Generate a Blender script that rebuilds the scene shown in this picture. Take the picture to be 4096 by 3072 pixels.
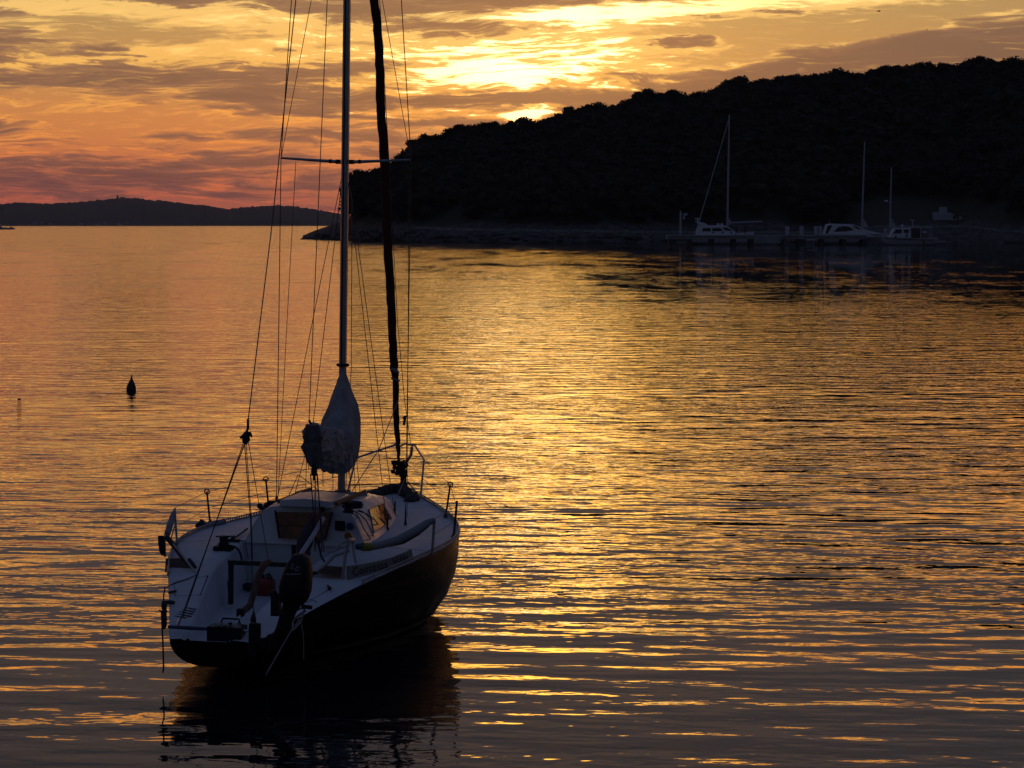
import bpy, math, random
from mathutils import Vector, Matrix, noise as mnoise
R = math.radians
random.seed(7)
S = bpy.context.scene
for o in list(bpy.data.objects): bpy.data.objects.remove(o)
COL = S.collection
# ---------------------------------------------------------------- camera
F, CAMH, HYP = 2468.0, 4.505, 224.5
PIT = math.atan((384 - HYP) / F)
cam = bpy.data.objects.new('camera', bpy.data.cameras.new('camera')); COL.objects.link(cam)
cam.location = (0, 0, CAMH); cam.rotation_euler = (math.pi/2 - PIT, 0, 0)
cam.data.sensor_width = 36; cam.data.lens = 36 * F / 1024
cam.data.clip_start = .1; cam.data.clip_end = 60000
S.camera = cam
# ---------------------------------------------------------------- exposure
S.view_settings.view_transform = 'Standard'; S.view_settings.look = 'None'
S.view_settings.exposure = 0; S.view_settings.gamma = 1; S.view_settings.use_curve_mapping = False
# ---------------------------------------------------------------- sun (just over the wooded ridge, veiled by cloud)
SUN_AZ, SUN_EL = 0.5, 2.9          # degrees right of straight ahead, degrees up
sd = bpy.data.lights.new('sun', 'SUN'); sd.energy = 0.004; sd.angle = R(4); sd.color = (1, .55, .22)
sun = bpy.data.objects.new('sun', sd); COL.objects.link(sun)
sun.rotation_euler = (R(90 - SUN_EL), 0, R(180 - SUN_AZ)); sun.location = (0, 300, 60)

# ---------------------------------------------------------------- node helper
class NT:
    def __init__(s, nt): s.nt = nt
    def n(s, t, **k):
        x = s.nt.nodes.new(t)
        for a, b in k.items(): setattr(x, a, b)
        return x
    def put(s, sock, v):
        if hasattr(v, 'is_output') or isinstance(v, bpy.types.NodeSocket): s.nt.links.new(v, sock)
        elif v is not None:
            if isinstance(v, tuple) and len(v) == 3 and sock.type == 'RGBA': v = v + (1,)
            sock.default_value = v
    def m(s, op, a, b=None, c=None, clamp=False):
        x = s.n('ShaderNodeMath', operation=op, use_clamp=clamp)
        s.put(x.inputs[0], a); s.put(x.inputs[1], b); s.put(x.inputs[2], c)
        return x.outputs[0]
    def vm(s, op, a, b=None, sc=None):
        x = s.n('ShaderNodeVectorMath', operation=op)
        s.put(x.inputs[0], a); s.put(x.inputs[1], b)
        if sc is not None: s.put(x.inputs['Scale'], sc)
        return x.outputs['Value'] if op in ('DOT_PRODUCT', 'LENGTH', 'DISTANCE') else x.outputs[0]
    def xyz(s, x=0., y=0., z=0.):
        c = s.n('ShaderNodeCombineXYZ'); s.put(c.inputs[0], x); s.put(c.inputs[1], y); s.put(c.inputs[2], z); return c.outputs[0]
    def sep(s, v):
        c = s.n('ShaderNodeSeparateXYZ'); s.put(c.inputs[0], v); return c.outputs
    def noise(s, vec, scale=1., detail=4., rough=.5, dist=0., dim='3D', lac=2.):
        x = s.n('ShaderNodeTexNoise', noise_dimensions=dim)
        s.put(x.inputs['Vector'], vec); x.inputs['Scale'].default_value = scale; x.inputs['Detail'].default_value = detail
        x.inputs['Roughness'].default_value = rough; x.inputs['Distortion'].default_value = dist; x.inputs['Lacunarity'].default_value = lac
        return x.outputs[0]
    def ramp(s, f, lo, hi, a=0., b=1., kind='SMOOTHSTEP'):
        x = s.n('ShaderNodeMapRange', interpolation_type=kind)
        for i, v in enumerate((f, lo, hi, a, b)): s.put(x.inputs[i], v)
        return x.outputs[0]
    def mix(s, f, a, b, mode='MIX'):
        x = s.n('ShaderNodeMix', data_type='RGBA', blend_type=mode)
        s.put(x.inputs[0], f); s.put(x.inputs[6], a); s.put(x.inputs[7], b); return x.outputs[2]
    def cr(s, f, stops, interp='LINEAR'):
        x = s.n('ShaderNodeValToRGB'); s.put(x.inputs[0], f); e = x.color_ramp.elements; x.color_ramp.interpolation = interp
        while len(e) < len(stops): e.new(0.5)
        for k, (p, c) in enumerate(stops):
            e[k].position = p; e[k].color = tuple(c) + (1,)
        return x.outputs[0]
def lin(r, g, b):
    return tuple(((v/255/12.92) if v/255 <= .04045 else ((v/255+.055)/1.055)**2.4) for v in (r, g, b))

# ---------------------------------------------------------------- world: sunset sky with cloud layers
W = bpy.data.worlds.new('World'); S.world = W; W.use_nodes = True
nt = W.node_tree; nt.nodes.clear(); q = NT(nt)
out = q.n('ShaderNodeOutputWorld'); bg = q.n('ShaderNodeBackground')
nt.links.new(bg.outputs[0], out.inputs[0])
d = q.n('ShaderNodeTexCoord').outputs['Generated']
dx, dy, dz = q.sep(q.vm('NORMALIZE', d))
DEG = 180 / math.pi
AZ = q.m('MULTIPLY', q.m('ARCTAN2', dx, dy), DEG)            # degrees right of north
EL = q.m('MULTIPLY', q.m('ARCSINE', dz), DEG)                # degrees above the horizon
ELC = q.m('MAXIMUM', EL, 0.)
# slow warp so that no outline is regular
w1 = q.m('SUBTRACT', q.noise(q.xyz(q.m('MULTIPLY', AZ, .22), q.m('MULTIPLY', EL, .8), 3.), 1., 3, .55), .5)
w2 = q.m('SUBTRACT', q.noise(q.xyz(q.m('MULTIPLY', AZ, .5), q.m('MULTIPLY', EL, 2.2), 9.), 1., 6, .65), .5)
E1 = q.m('ADD', EL, q.m('MULTIPLY', w1, .9))
E2 = q.m('ADD', EL, q.m('MULTIPLY', w2, .55))
A2 = q.m('ADD', AZ, q.m('MULTIPLY', w2, 2.6))
def blob(a, e, ra, re, tilt=0., hard=2.0):
    """soft elliptical region round azimuth a, elevation e (degrees)"""
    c, s_ = math.cos(R(tilt)), math.sin(R(tilt))
    u = q.m('SUBTRACT', A2, a); v = q.m('SUBTRACT', E2, e)
    uu = q.m('DIVIDE', q.m('ADD', q.m('MULTIPLY', u, c), q.m('MULTIPLY', v, s_)), ra)
    vv = q.m('DIVIDE', q.m('SUBTRACT', q.m('MULTIPLY', v, c), q.m('MULTIPLY', u, s_)), re)
    r2 = q.m('ADD', q.m('MULTIPLY', uu, uu), q.m('MULTIPLY', vv, vv))
    return q.m('DIVIDE', 1., q.m('ADD', 1., q.m('POWER', r2, hard)))
def blobsum(L):
    t = None
    for a, e, ra, re, tilt, w in L:
        x = q.m('MULTIPLY', blob(a, e, ra, re, tilt), w)
        t = x if t is None else q.m('ADD', t, x)
    return t
# clear-sky colour against elevation, in the band behind the clouds
warm = q.cr(q.ramp(E1, 0., 7., kind='LINEAR'), [
    (0.0, lin(150, 80, 76)), (.10, lin(186, 98, 76)), (.20, lin(204, 114, 74)), (.34, lin(208, 130, 76)),
    (.5, lin(190, 138, 84)), (.66, lin(182, 144, 92)), (.8, lin(172, 140, 92)), (1.0, lin(196, 138, 82))])
# streaky noise fields
def P(ax, ex, off): return q.xyz(q.m('MULTIPLY', q.m('ADD', AZ, q.m('MULTIPLY', w1, 3.)), ax), q.m('MULTIPLY', E1, ex), off)
n_big = q.noise(P(.24, 1.45, 1.7), 1., 4, .55)
n_mid = q.noise(P(.55, 4.2, 5.3), 1., 7, .62)
n_fine = q.noise(P(1.1, 8.5, 12.), 1., 8, .66)
n_wisp = q.noise(q.xyz(q.m('MULTIPLY', A2, 1.0), q.m('MULTIPLY', E2, 5.0), 40.), 1., 6, .6)
dark_f = blobsum([
    (-9.3, 3.3, 5.0, .17, 2, .30), (-4.8, 2.75, 3.2, .36, -3, .24), (-10.8, 4.0, 2.1, .5, -6, .30), (-3.6, 3.25, 2.6, .35, 2, .20),
    (-9.5, 1.15, 4.6, .42, 0, .30), (-5.2, 1.95, 2.6, .2, 0, .18), (-1.5, 4.75, 3.6, .5, -4, .30), (.7, 5.25, 4., .22, -2, .26),
    (.3, 2.0, 3.4, .5, 14, .34), (4.6, 3.0, 1.6, .2, -2, .26), (3.9, 4.18, 1.15, .13, 0, .42), (9.6, 3.75, 4.6, .62, 7, .60),
    (5.6, 3.25, 1.6, .28, 14, .34), (-.2, 2.86, 2.4, .10, 0, .6), (2.9, 2.82, 1.2, .1, 0, .3), (1.0, 3.35, 2.4, .13, 3, .22), (-7, 5.1, 4.5, .28, 3, .2), (6.0, 4.8, 1.2, .2, 8, .2)])
clear_f = blobsum([(8.2, 4.6, 3.4, .34, 6, .30), (5.0, 4.35, 2.6, .3, 0, .2), (-8.3, 4.35, 2.4, .35, 0, .22), (-10, 4.9, 1.5, .2, 0, .15), (3.4, 3.7, 2.6, .2, 0, .12)])
bright_f = blobsum([
    (.4, 3.8, 2.8, .55, 3, .34), (-1.7, 3.35, 2.7, .26, 2, .30), (1.6, 3.25, 2.4, .22, -2, .22), (4.2, 4.98, 5.4, .15, 2.2, .55), (1.6, 4.65, 2.0, .22, 0, .24),
    (.42, 2.56, .55, .13, 12, .66), (-2.2, 2.55, 2.2, .15, 0, .30), (-6.5, 4.05, 4.2, .16, 5, .20), (-6, 4.7, 2.3, .3, 0, .16),
    (-9.6, 4.9, 2.6, .22, -3, .2), (2.6, 2.6, 1.6, .2, 4, .2), (-4, 3.9, 3, .14, 2, .22)])
below = q.ramp(EL, 2.35, 2.7)
n_dk = q.noise(P(.42, 3.6, 33.), 1., 9, .64)
dk_raw = q.m('ADD', q.m('SUBTRACT', q.m('ADD', q.m('MULTIPLY', n_big, .42), q.m('MULTIPLY', n_dk, 1.15)), clear_f), q.m('MULTIPLY', dark_f, .8))
dark_m = q.ramp(dk_raw, .80, 1.0)
br_raw = q.m('ADD', q.m('ADD', q.m('MULTIPLY', n_mid, .35), q.m('MULTIPLY', n_fine, .62)), bright_f)
edge = q.m('MULTIPLY', q.ramp(dk_raw, .70, .82), q.ramp(dk_raw, .98, .84))      # thin lit rims round the dark clouds
br_m = q.ramp(q.m('ADD', q.m('SUBTRACT', br_raw, q.m('MULTIPLY', dark_m, .12)), q.m('MULTIPLY', edge, .12)), .55, .72)
core = q.ramp(q.m('SUBTRACT', q.m('ADD', br_raw, q.m('MULTIPLY', q.m('SUBTRACT', n_fine, .5), .95)), q.m('MULTIPLY', dark_m, .16)), .72, .98)
# how strongly the hidden sun lights the clouds
dA = q.m('SUBTRACT', AZ, SUN_AZ + .3)
gA = q.m('DIVIDE', q.m('MULTIPLY', dA, dA), 26.)
gE = q.m('MULTIPLY', q.m('SUBTRACT', EL, 3.6), .42); gE = q.m('MULTIPLY', gE, gE)
G = q.m('EXPONENT', q.m('MULTIPLY', q.m('ADD', gA, gE), -1.))
dist_s = q.m('SQRT', q.m('ADD', q.m('MULTIPLY', dA, dA), q.m('MULTIPLY', q.m('MULTIPLY', q.m('SUBTRACT', EL, SUN_EL), 2.2), q.m('SUBTRACT', EL, SUN_EL))))
G2 = q.m('EXPONENT', q.m('MULTIPLY', dist_s, -.45))
darkc = q.cr(q.ramp(E1, 0., 6., kind='LINEAR'), [
    (0., lin(108, 66, 72)), (.18, lin(112, 74, 74)), (.35, lin(118, 86, 76)), (.6, lin(122, 94, 80)), (1., lin(128, 102, 84))])
brightc = q.cr(q.ramp(E1, 0., 5., kind='LINEAR'), [
    (0., lin(226, 96, 80)), (.2, lin(240, 122, 70)), (.42, lin(252, 158, 74)), (.66, lin(255, 188, 92)), (1., lin(255, 206, 120))])
c = q.mix(q.m('MULTIPLY', G, .42), warm, lin(240, 176, 90))
thick = q.ramp(q.m('ADD', dk_raw, q.m('MULTIPLY', n_fine, .3)), 1.0, 1.35)
darkc = q.mix(q.m('SUBTRACT', 1., thick), q.mix(1., darkc, (.80, .80, .86), 'MULTIPLY'), q.mix(1., darkc, (1.35, 1.22, 1.05), 'MULTIPLY'))
c = q.mix(q.m('MULTIPLY', dark_m, .93), c, q.mix(q.m('MULTIPLY', G, .3), darkc, lin(186, 126, 78)))
c = q.mix(q.m('MULTIPLY', br_m, .85), c, brightc)
wsp = q.noise(q.xyz(q.m('MULTIPLY', q.m('ADD', AZ, q.m('MULTIPLY', w2, 2.)), .9), q.m('MULTIPLY', E1, 13.), 60.), 1., 7, .62)
wsp = q.m('MULTIPLY', q.ramp(wsp, .53, .70), q.ramp(n_big, .62, .38))
c = q.mix(q.m('MULTIPLY', wsp, .62), c, brightc)
hot = q.m('MULTIPLY', q.m('MULTIPLY', core, q.m('ADD', q.m('MULTIPLY', G, 2.4), .04)), 1.)
hotc = q.vm('SCALE', q.xyz(1.25, .86, .36), sc=hot)
c = q.vm('ADD', c, hotc)
sung = q.m('MULTIPLY', q.m('MULTIPLY', G2, q.ramp(dark_m, .2, 1., 1., .2)), .38)
c = q.vm('ADD', c, q.vm('SCALE', q.xyz(1., .58, .16), sc=sung))
# the rest of the dome: violet-grey cloud above, slate blue behind and overhead
n_hi = q.noise(q.xyz(q.m('MULTIPLY', AZ, .16), q.m('MULTIPLY', EL, .42), 21.), 1., 6, .6)
hi = q.mix(q.ramp(n_hi, .42, .66), (.088, .086, .104), (.150, .108, .096))
zen = (.032, .050, .115)
hi = q.mix(q.ramp(EL, 14., 50.), hi, zen)
n_up = q.noise(q.xyz(q.m('MULTIPLY', AZ, .35), q.m('MULTIPLY', EL, 1.7), 27.), 1., 6, .6)
gu = q.m('SUBTRACT', AZ, .8); gu = q.m('EXPONENT', q.m('DIVIDE', q.m('MULTIPLY', gu, gu), -15.))
gold = q.vm('ADD', q.xyz(2.0, .72, .11), q.vm('SCALE', q.xyz(3.9, 2.0, .26), sc=gu))
up = q.mix(q.ramp(n_up, .36, .52), (.26, .11, .065), gold)
c = q.mix(q.ramp(EL, 5.25, 6.1), c, up)
fade = q.ramp(q.m('ADD', EL, q.m('MULTIPLY', w1, 3.)), 6.5, 8.1)
c = q.mix(fade, c, hi)
back = q.ramp(dy, .93, .35)
c = q.mix(back, c, q.mix(q.ramp(EL, 8., 50.), (.032, .035, .052), zen))
sky = q.n('ShaderNodeTexSky', sky_type='NISHITA')
sky.sun_disc = False; sky.sun_elevation = R(SUN_EL); sky.sun_rotation = R(SUN_AZ); sky.air_density = 1.3; sky.dust_density = 2.5
c = q.vm('ADD', c, q.vm('SCALE', sky.outputs[0], sc=.004))
nt.links.new(c, bg.inputs[0]); bg.inputs[1].default_value = 1.0
W.cycles.sampling_method = 'MANUAL'; W.cycles.sample_map_resolution = 2048

# ---------------------------------------------------------------- materials
MATS = {}
def mat(name, col, rough=.6, metal=0., var=.15, scale=8., bump=0., bscale=40., emit=None, spec=.5, alpha=None, trans=0., cols=None):
    """procedural principled material: colour broken up by noise, optional bump"""
    if name in MATS: return MATS[name]
    m = bpy.data.materials.new(name); m.use_nodes = True; nt = m.node_tree; nt.nodes.clear(); q = NT(nt)
    o = q.n('ShaderNodeOutputMaterial'); b = q.n('ShaderNodeBsdfPrincipled'); nt.links.new(b.outputs[0], o.inputs[0])
    tc = q.n('ShaderNodeTexCoord').outputs['Object']
    n = q.noise(tc, scale, 5, .6)
    lo = tuple(v*(1-var) for v in col); hi = tuple(min(1, v*(1+var)) for v in (cols or col))
    q.put(b.inputs['Base Color'], q.mix(q.ramp(n, .3, .7), lo, hi))
    b.inputs['Metallic'].default_value = metal; b.inputs['Specular IOR Level'].default_value = spec
    q.put(b.inputs['Roughness'], q.ramp(q.noise(tc, scale*2.3, 3), .3, .7, max(rough-.08, .02), min(rough+.1, 1)))
    if bump:
        bn = q.n('ShaderNodeBump'); bn.inputs['Strength'].default_value = bump; bn.inputs['Distance'].default_value = .01
        q.put(bn.inputs['Height'], q.noise(tc, bscale, 4)); nt.links.new(bn.outputs[0], b.inputs['Normal'])
    if emit: b.inputs['Emission Color'].default_value = emit[:3] + (1,); b.inputs['Emission Strength'].default_value = emit[3]
    if trans: b.inputs['Transmission Weight'].default_value = trans
    if alpha is not None: b.inputs['Alpha'].default_value = alpha
    MATS[name] = m; return m

# ---------------------------------------------------------------- mesh helper
class MB:
    def __init__(s): s.v = []; s.f = []
    def add(s, vs, fs):
        k = len(s.v); s.v += [tuple(v) for v in vs]; s.f += [tuple(i + k for i in f) for f in fs]; return s
    def box(s, c, sz, rz=0., rx=0., ry=0., taper=1.):
        hx, hy, hz = sz[0]/2, sz[1]/2, sz[2]/2; M = Matrix.Rotation(rz, 3, 'Z') @ Matrix.Rotation(ry, 3, 'Y') @ Matrix.Rotation(rx, 3, 'X'); c = Vector(c)
        vs = [c + M @ Vector((x*hx*(taper if z > 0 else 1), y*hy*(taper if z > 0 else 1), z*hz)) for z in (-1, 1) for x, y in ((-1, -1), (1, -1), (1, 1), (-1, 1))]
        return s.add(vs, [(3, 2, 1, 0), (4, 5, 6, 7), (0, 1, 5, 4), (1, 2, 6, 5), (2, 3, 7, 6), (3, 0, 4, 7)])
    def tube(s, path, r, n=8, cap=True, flat=1.):
        path = [Vector(p) for p in path]; N = len(path); rr = r if isinstance(r, (list, tuple)) else [r]*N
        vs = []; up = None
        for i, p in enumerate(path):
            t = (path[min(i+1, N-1)] - path[max(i-1, 0)]); t = t.normalized() if t.length > 1e-9 else Vector((0, 0, 1))
            if up is None:
                up = Vector((0, 0, 1)) if abs(t.z) < .9 else Vector((1, 0, 0))
            a = (up - t*up.dot(t))
            a = a.normalized() if a.length > 1e-6 else t.orthogonal().normalized()
            b = t.cross(a); up = a
            for k in range(n):
                g = 2*math.pi*k/n; vs.append(p + (a*math.cos(g) + b*math.sin(g)*flat)*rr[i])
        fs = [(i*n+k, i*n+(k+1) % n, (i+1)*n+(k+1) % n, (i+1)*n+k) for i in range(N-1) for k in range(n)]
        if cap: fs += [tuple(range(n-1, -1, -1)), tuple((N-1)*n+k for k in range(n))]
        return s.add(vs, fs)
    def loft(s, secs, cap=True, close=True):
        n = len(secs[0]); vs = [v for sec in secs for v in sec]; fs = []
        for i in range(len(secs)-1):
            for k in range(n if close else n-1):
                fs.append((i*n+k, i*n+(k+1) % n, (i+1)*n+(k+1) % n, (i+1)*n+k))
        if cap and close: fs += [tuple(range(n-1, -1, -1)), tuple((len(secs)-1)*n+k for k in range(n))]
        return s.add(vs, fs)
    def lathe(s, c, prof, n=16, axis='Z'):
        c = Vector(c); vs = []
        for r, h in prof:
            for k in range(n):
                g = 2*math.pi*k/n; a, b = r*math.cos(g), r*math.sin(g)
                vs.append(c + Vector({'Z': (a, b, h), 'X': (h, a, b), 'Y': (a, h, b)}[axis]))
        N = len(prof); fs = [(i*n+k, i*n+(k+1) % n, (i+1)*n+(k+1) % n, (i+1)*n+k) for i in range(N-1) for k in range(n)]
        fs += [tuple(range(n-1, -1, -1)), tuple((N-1)*n+k for k in range(n))]
        return s.add(vs, fs)
    def ball(s, c, r, n=10, m=7, j=0.):
        c = Vector(c); r = (r, r, r) if not isinstance(r, (tuple, list)) else r; vs = []
        for i in range(1, m):
            for k in range(n):
                t = math.pi*i/m; g = 2*math.pi*k/n; w = 1 + random.uniform(-j, j)
                vs.append(c + Vector((r[0]*math.sin(t)*math.cos(g)*w, r[1]*math.sin(t)*math.sin(g)*w, r[2]*math.cos(t)*w)))
        vs += [c + Vector((0, 0, r[2])), c - Vector((0, 0, r[2]))]; T = len(vs)-2
        fs = [(i*n+k, (i+1)*n+k, (i+1)*n+(k+1) % n, i*n+(k+1) % n) for i in range(m-2) for k in range(n)]
        fs += [(T, k, (k+1) % n) for k in range(n)] + [(T+1, (m-2)*n+(k+1) % n, (m-2)*n+k) for k in range(n)]
        return s.add(vs, fs)
    def prism(s, pts, axis, lo, hi):
        """polygon pts (2-D) extruded between lo and hi along axis"""
        def mk(a, b, h): return {'X': (h, a, b), 'Y': (a, h, b), 'Z': (a, b, h)}[axis]
        n = len(pts); vs = [mk(a, b, lo) for a, b in pts] + [mk(a, b, hi) for a, b in pts]
        return s.add(vs, [tuple(range(n)), tuple(range(2*n-1, n-1, -1))] + [(i, i+n, (i+1) % n + n, (i+1) % n) for i in range(n)])
    def build(s, name, m, parent=None, smooth=False, label=None, bevel=0.):
        me = bpy.data.meshes.new(name); me.from_pydata(s.v, [], s.f); me.update()
        import bmesh
        if len(s.v) < 60000:
            bm = bmesh.new(); bm.from_mesh(me)
            bmesh.ops.recalc_face_normals(bm, faces=bm.faces); bm.to_mesh(me); bm.free()
        me.materials.append(m)
        if smooth:
            me.polygons.foreach_set('use_smooth', [True]*len(me.polygons))
            try: me.set_sharp_from_angle(angle=R(48))
            except Exception: pass
        o = bpy.data.objects.new(name, me); COL.objects.link(o)
        if parent: o.parent = parent
        if label: o['label'] = label
        if bevel:
            md = o.modifiers.new('bevel', 'BEVEL'); md.width = bevel; md.segments = 2; md.limit_method = 'ANGLE'
        return o
def tag(o, label=None, cat=None, group=None, kind=None):
    if label: o['label'] = label
    if cat: o['category'] = cat
    if group: o['group'] = group
    if kind: o['kind'] = kind
    return o
def empty(name, loc, rz=0., label=None, cat=None, group=None, rx=0.):
    o = bpy.data.objects.new(name, None); o.empty_display_size = .3; COL.objects.link(o)
    o.location = loc; o.rotation_euler = (rx, 0, rz); return tag(o, label, cat, group)
def copy_tree(o, parent=None):
    kids = [k for k in COL.objects if k.parent == o]
    c = o.copy(); COL.objects.link(c); c.parent = parent
    for k in kids: copy_tree(k, c)
    return c
# direction helpers: a photo column gives a bearing, a photo row a height at a given distance
def bx(px, D): return (px - 512) / F * D
def hz(py, D): return CAMH + (HYP - py) / F * D
def shoreD(py): return CAMH * F / (py - HYP)
def interp(T, x):
    if x <= T[0][0]: return T[0][1]
    for (a, b), (c_, d_) in zip(T, T[1:]):
        if x <= c_: return b + (d_-b)*(x-a)/(c_-a)
    return T[-1][1]

# ---------------------------------------------------------------- water
m = bpy.data.materials.new('sea_water'); m.use_nodes = True; nt = m.node_tree; nt.nodes.clear(); q = NT(nt)
o = q.n('ShaderNodeOutputMaterial'); b = q.n('ShaderNodeBsdfPrincipled'); nt.links.new(b.outputs[0], o.inputs[0])
b.inputs['Base Color'].default_value = (.006, .009, .013, 1); b.inputs['IOR'].default_value = 1.333
pos = q.n('ShaderNodeNewGeometry').outputs['Position']
sx, sy, sz_ = q.sep(pos)
# broad patches where the breeze roughens or slackens the surface
patch = q.noise(q.xyz(q.m('MULTIPLY', sx, .022), q.m('MULTIPLY', sy, .05), 0.), 1., 3, .5)
patch = q.ramp(patch, .3, .7, .7, 1.3, 'LINEAR')
lane = q.noise(q.xyz(q.m('MULTIPLY', q.m('ADD', sx, q.m('MULTIPLY', sy, .25)), .05), q.m('MULTIPLY', sy, .22), 6.), 1., 4, .6)
lane = q.ramp(lane, .35, .65, .38, 1.5, 'LINEAR')
# seaward of the headland the water is open to the evening breeze; its lee stays slick
openw = q.ramp(q.m('ADD', q.m('DIVIDE', sx, q.m('MAXIMUM', sy, 20.)), q.m('MULTIPLY', q.m('SUBTRACT', patch, 1.), .04)), -.02, -.09)
openw = q.m('ADD', 1., q.m('MULTIPLY', q.m('MULTIPLY', openw, q.ramp(sy, 60., 260.)), .9))
lane = q.m('MULTIPLY', lane, openw)
farw = q.ramp(sy, 70., 220.)
lane2 = q.noise(q.xyz(q.m('MULTIPLY', sx, .16), q.m('MULTIPLY', sy, .035), 51.), 1., 5., .68)
lane2 = q.m('ADD', 1., q.m('MULTIPLY', q.ramp(lane2, .36, .64, -.6, 1.0, 'LINEAR'), farw))
def height(p):
    x, y, z = q.sep(p)
    # swell trains: crests nearly parallel to the quay, bending slightly
    yy = q.m('ADD', y, q.m('MULTIPLY', x, -.24))
    h = q.m('MULTIPLY', q.noise(q.xyz(q.m('MULTIPLY', x, .085), q.m('MULTIPLY', yy, .88), 2.), 1., 1., .4), WAVE[0])
    h = q.m('ADD', h, q.m('MULTIPLY', q.noise(q.xyz(q.m('MULTIPLY', x, .55), q.m('MULTIPLY', q.m('ADD', y, q.m('MULTIPLY', x, .1)), 1.5), 7.), 1., 1., .5), WAVE[1]))
    r_ = q.m('MULTIPLY', q.noise(q.xyz(q.m('MULTIPLY', q.m('SUBTRACT', x, q.m('MULTIPLY', y, .22)), 1.45), q.m('MULTIPLY', q.m('ADD', y, q.m('MULTIPLY', x, .14)), 3.0), 4.), 1., 2., .5), WAVE[2])
    r_ = q.m('ADD', r_, q.m('MULTIPLY', q.noise(q.xyz(q.m('MULTIPLY', x, 6.), q.m('MULTIPLY', y, 10.), 4.), 1., 1., .5), WAVE[3]))
    h = q.m('ADD', h, q.m('MULTIPLY', q.m('MULTIPLY', q.noise(q.xyz(q.m('MULTIPLY', x, .26), q.m('MULTIPLY', y, .2), 31.), 1., 2., .5), .10), farw))
    return h, r_
WAVE = (.040, .040, .0175, .0022)
EPS = .015
def full(p):
    h, r_ = height(p)
    return q.m('ADD', q.m('MULTIPLY', h, patch), q.m('MULTIPLY', r_, lane))
h0 = full(pos); h1 = full(q.vm('ADD', pos, (EPS, 0, 0))); h2 = full(q.vm('ADD', pos, (0, EPS, 0)))
az_ = q.m('DIVIDE', sx, q.m('MAXIMUM', sy, 20.))
lee = q.m('SUBTRACT', 1., q.m('MULTIPLY', q.m('MULTIPLY', q.ramp(az_, -.02, .07), q.ramp(sy, 75., 190.)), .56))
h0, h1, h2 = [q.m('MULTIPLY', h_, q.m('MULTIPLY', q.m('MULTIPLY', lee, lane2), q.ramp(sy, 19., 33., .66, 1.))) for h_ in (h0, h1, h2)]
gx = q.m('DIVIDE', q.m('SUBTRACT', h0, h1), EPS); gy = q.m('DIVIDE', q.m('SUBTRACT', h0, h2), EPS)
nrm = q.vm('NORMALIZE', q.xyz(gx, gy, 1.))
# ripple facets that lean away from the eye hide behind the facets in front of them
inc = q.n('ShaderNodeNewGeometry').outputs['Incoming']
ni = q.m('MINIMUM', q.vm('DOT_PRODUCT', nrm, inc), 0.)
nrm = q.vm('NORMALIZE', q.vm('SUBTRACT', nrm, q.vm('SCALE', inc, sc=q.m('MULTIPLY', ni, 2.))))
nt.links.new(nrm, b.inputs['Normal'])
b.inputs['Roughness'].default_value = .015
sea = MB().add([(-9000, -60, 0), (9000, -60, 0), (9000, 9600, 0), (-9000, 9600, 0)], [(0, 1, 2, 3)]).build('sea', m)
tag(sea, kind='structure')

# ---------------------------------------------------------------- wooded headland
SHORE = [(303, 239.4), (340, 240.4), (400, 241.8), (500, 243), (600, 243.4), (680, 242.7), (955, 242.7), (1024, 243.8), (1400, 247)]
SKY = [(757, 395), (762, 376), (775, 371), (800, 367), (835, 354), (850, 350), (870, 335), (885, 318), (905, 299), (930, 291), (950, 295), (975, 282), (1000, 269),
       (1050, 267), (1100, 264), (1160, 258), (1200, 245), (1215, 235), (1260, 228), (1320, 225), (1350, 222), (1370, 213), (1385, 203), (1400, 199), (1440, 201),
       (1500, 200), (1545, 196), (1560, 182), (1600, 171), (1640, 171), (1700, 167), (1750, 160), (1800, 157), (1850, 155), (1900, 150), (1950, 141), (2000, 136),
       (2050, 141), (2066, 148), (2080, 136), (2110, 128), (2160, 132), (2212, 138), (2600, 120), (3400, 150)]
SKY = [(a/2.16016, b_/2.16016) for a, b_ in SKY]
# row of the bank's top edge (where bare rock meets the wood)
BANK = [(303, 239.2), (315, 234), (330, 229), (350, 221.5), (375, 222), (420, 227.5), (460, 229), (500, 229.5), (600, 231), (700, 232), (800, 232.5), (845, 231.5), (875, 226.2), (965, 225.8), (1000, 230), (1024, 232), (1400, 234)]
TREEH = 8.5
def terr(px, s):
    """ground point on bearing px; s 0 = waterline, 1 = top of the rocky bank, 2 = ridge, 3 = far foot"""
    D0 = shoreD(interp(SHORE, px)); dep = 10 + min(max(px-303, 0), 60)*.1
    sky = interp(SKY, px)
    rd = 25 + 115*min(1, max(0, (px-345)/160.))
    D1 = D0 + dep; D2 = D0 + dep + rd; D3 = D2 + 260
    z1 = hz(interp(BANK, px), D1); top = hz(sky, D2)
    if px < 352: top = z1 + 1 ; 
    z2 = max(z1+.5, top - (TREEH if px > 352 else 0))
    if s < 1:
        z = -1.2 + (z1+1.2)*(s**.75); D = D0 - 1 + (dep+1)*s
        z += mnoise.noise(Vector((px*.06, s*9, 2)))*.7*math.sin(math.pi*s)
    elif s < 2:
        t = s-1; D = D1 + rd*t; z = z1 + (z2-z1)*(t**.9)
    else:
        t = s-2; D = D2 + 260*t; z = z2*(1-t) - 2*t
    return Vector((bx(px, D), D, z))
cols = [303 + k*2.5 for k in range(0, 360)]
rows = [0, .12, .25, .4, .55, .7, .85, 1, 1.15, 1.3, 1.5, 1.7, 1.85, 2, 2.25, 2.6, 3]
mb = MB(); vs = [terr(px, s) for px in cols for s in rows]; nr = len(rows)
mb.add(vs, [(i*nr+j, (i+1)*nr+j, (i+1)*nr+j+1, i*nr+j+1) for i in range(len(cols)-1) for j in range(nr-1)])
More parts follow.
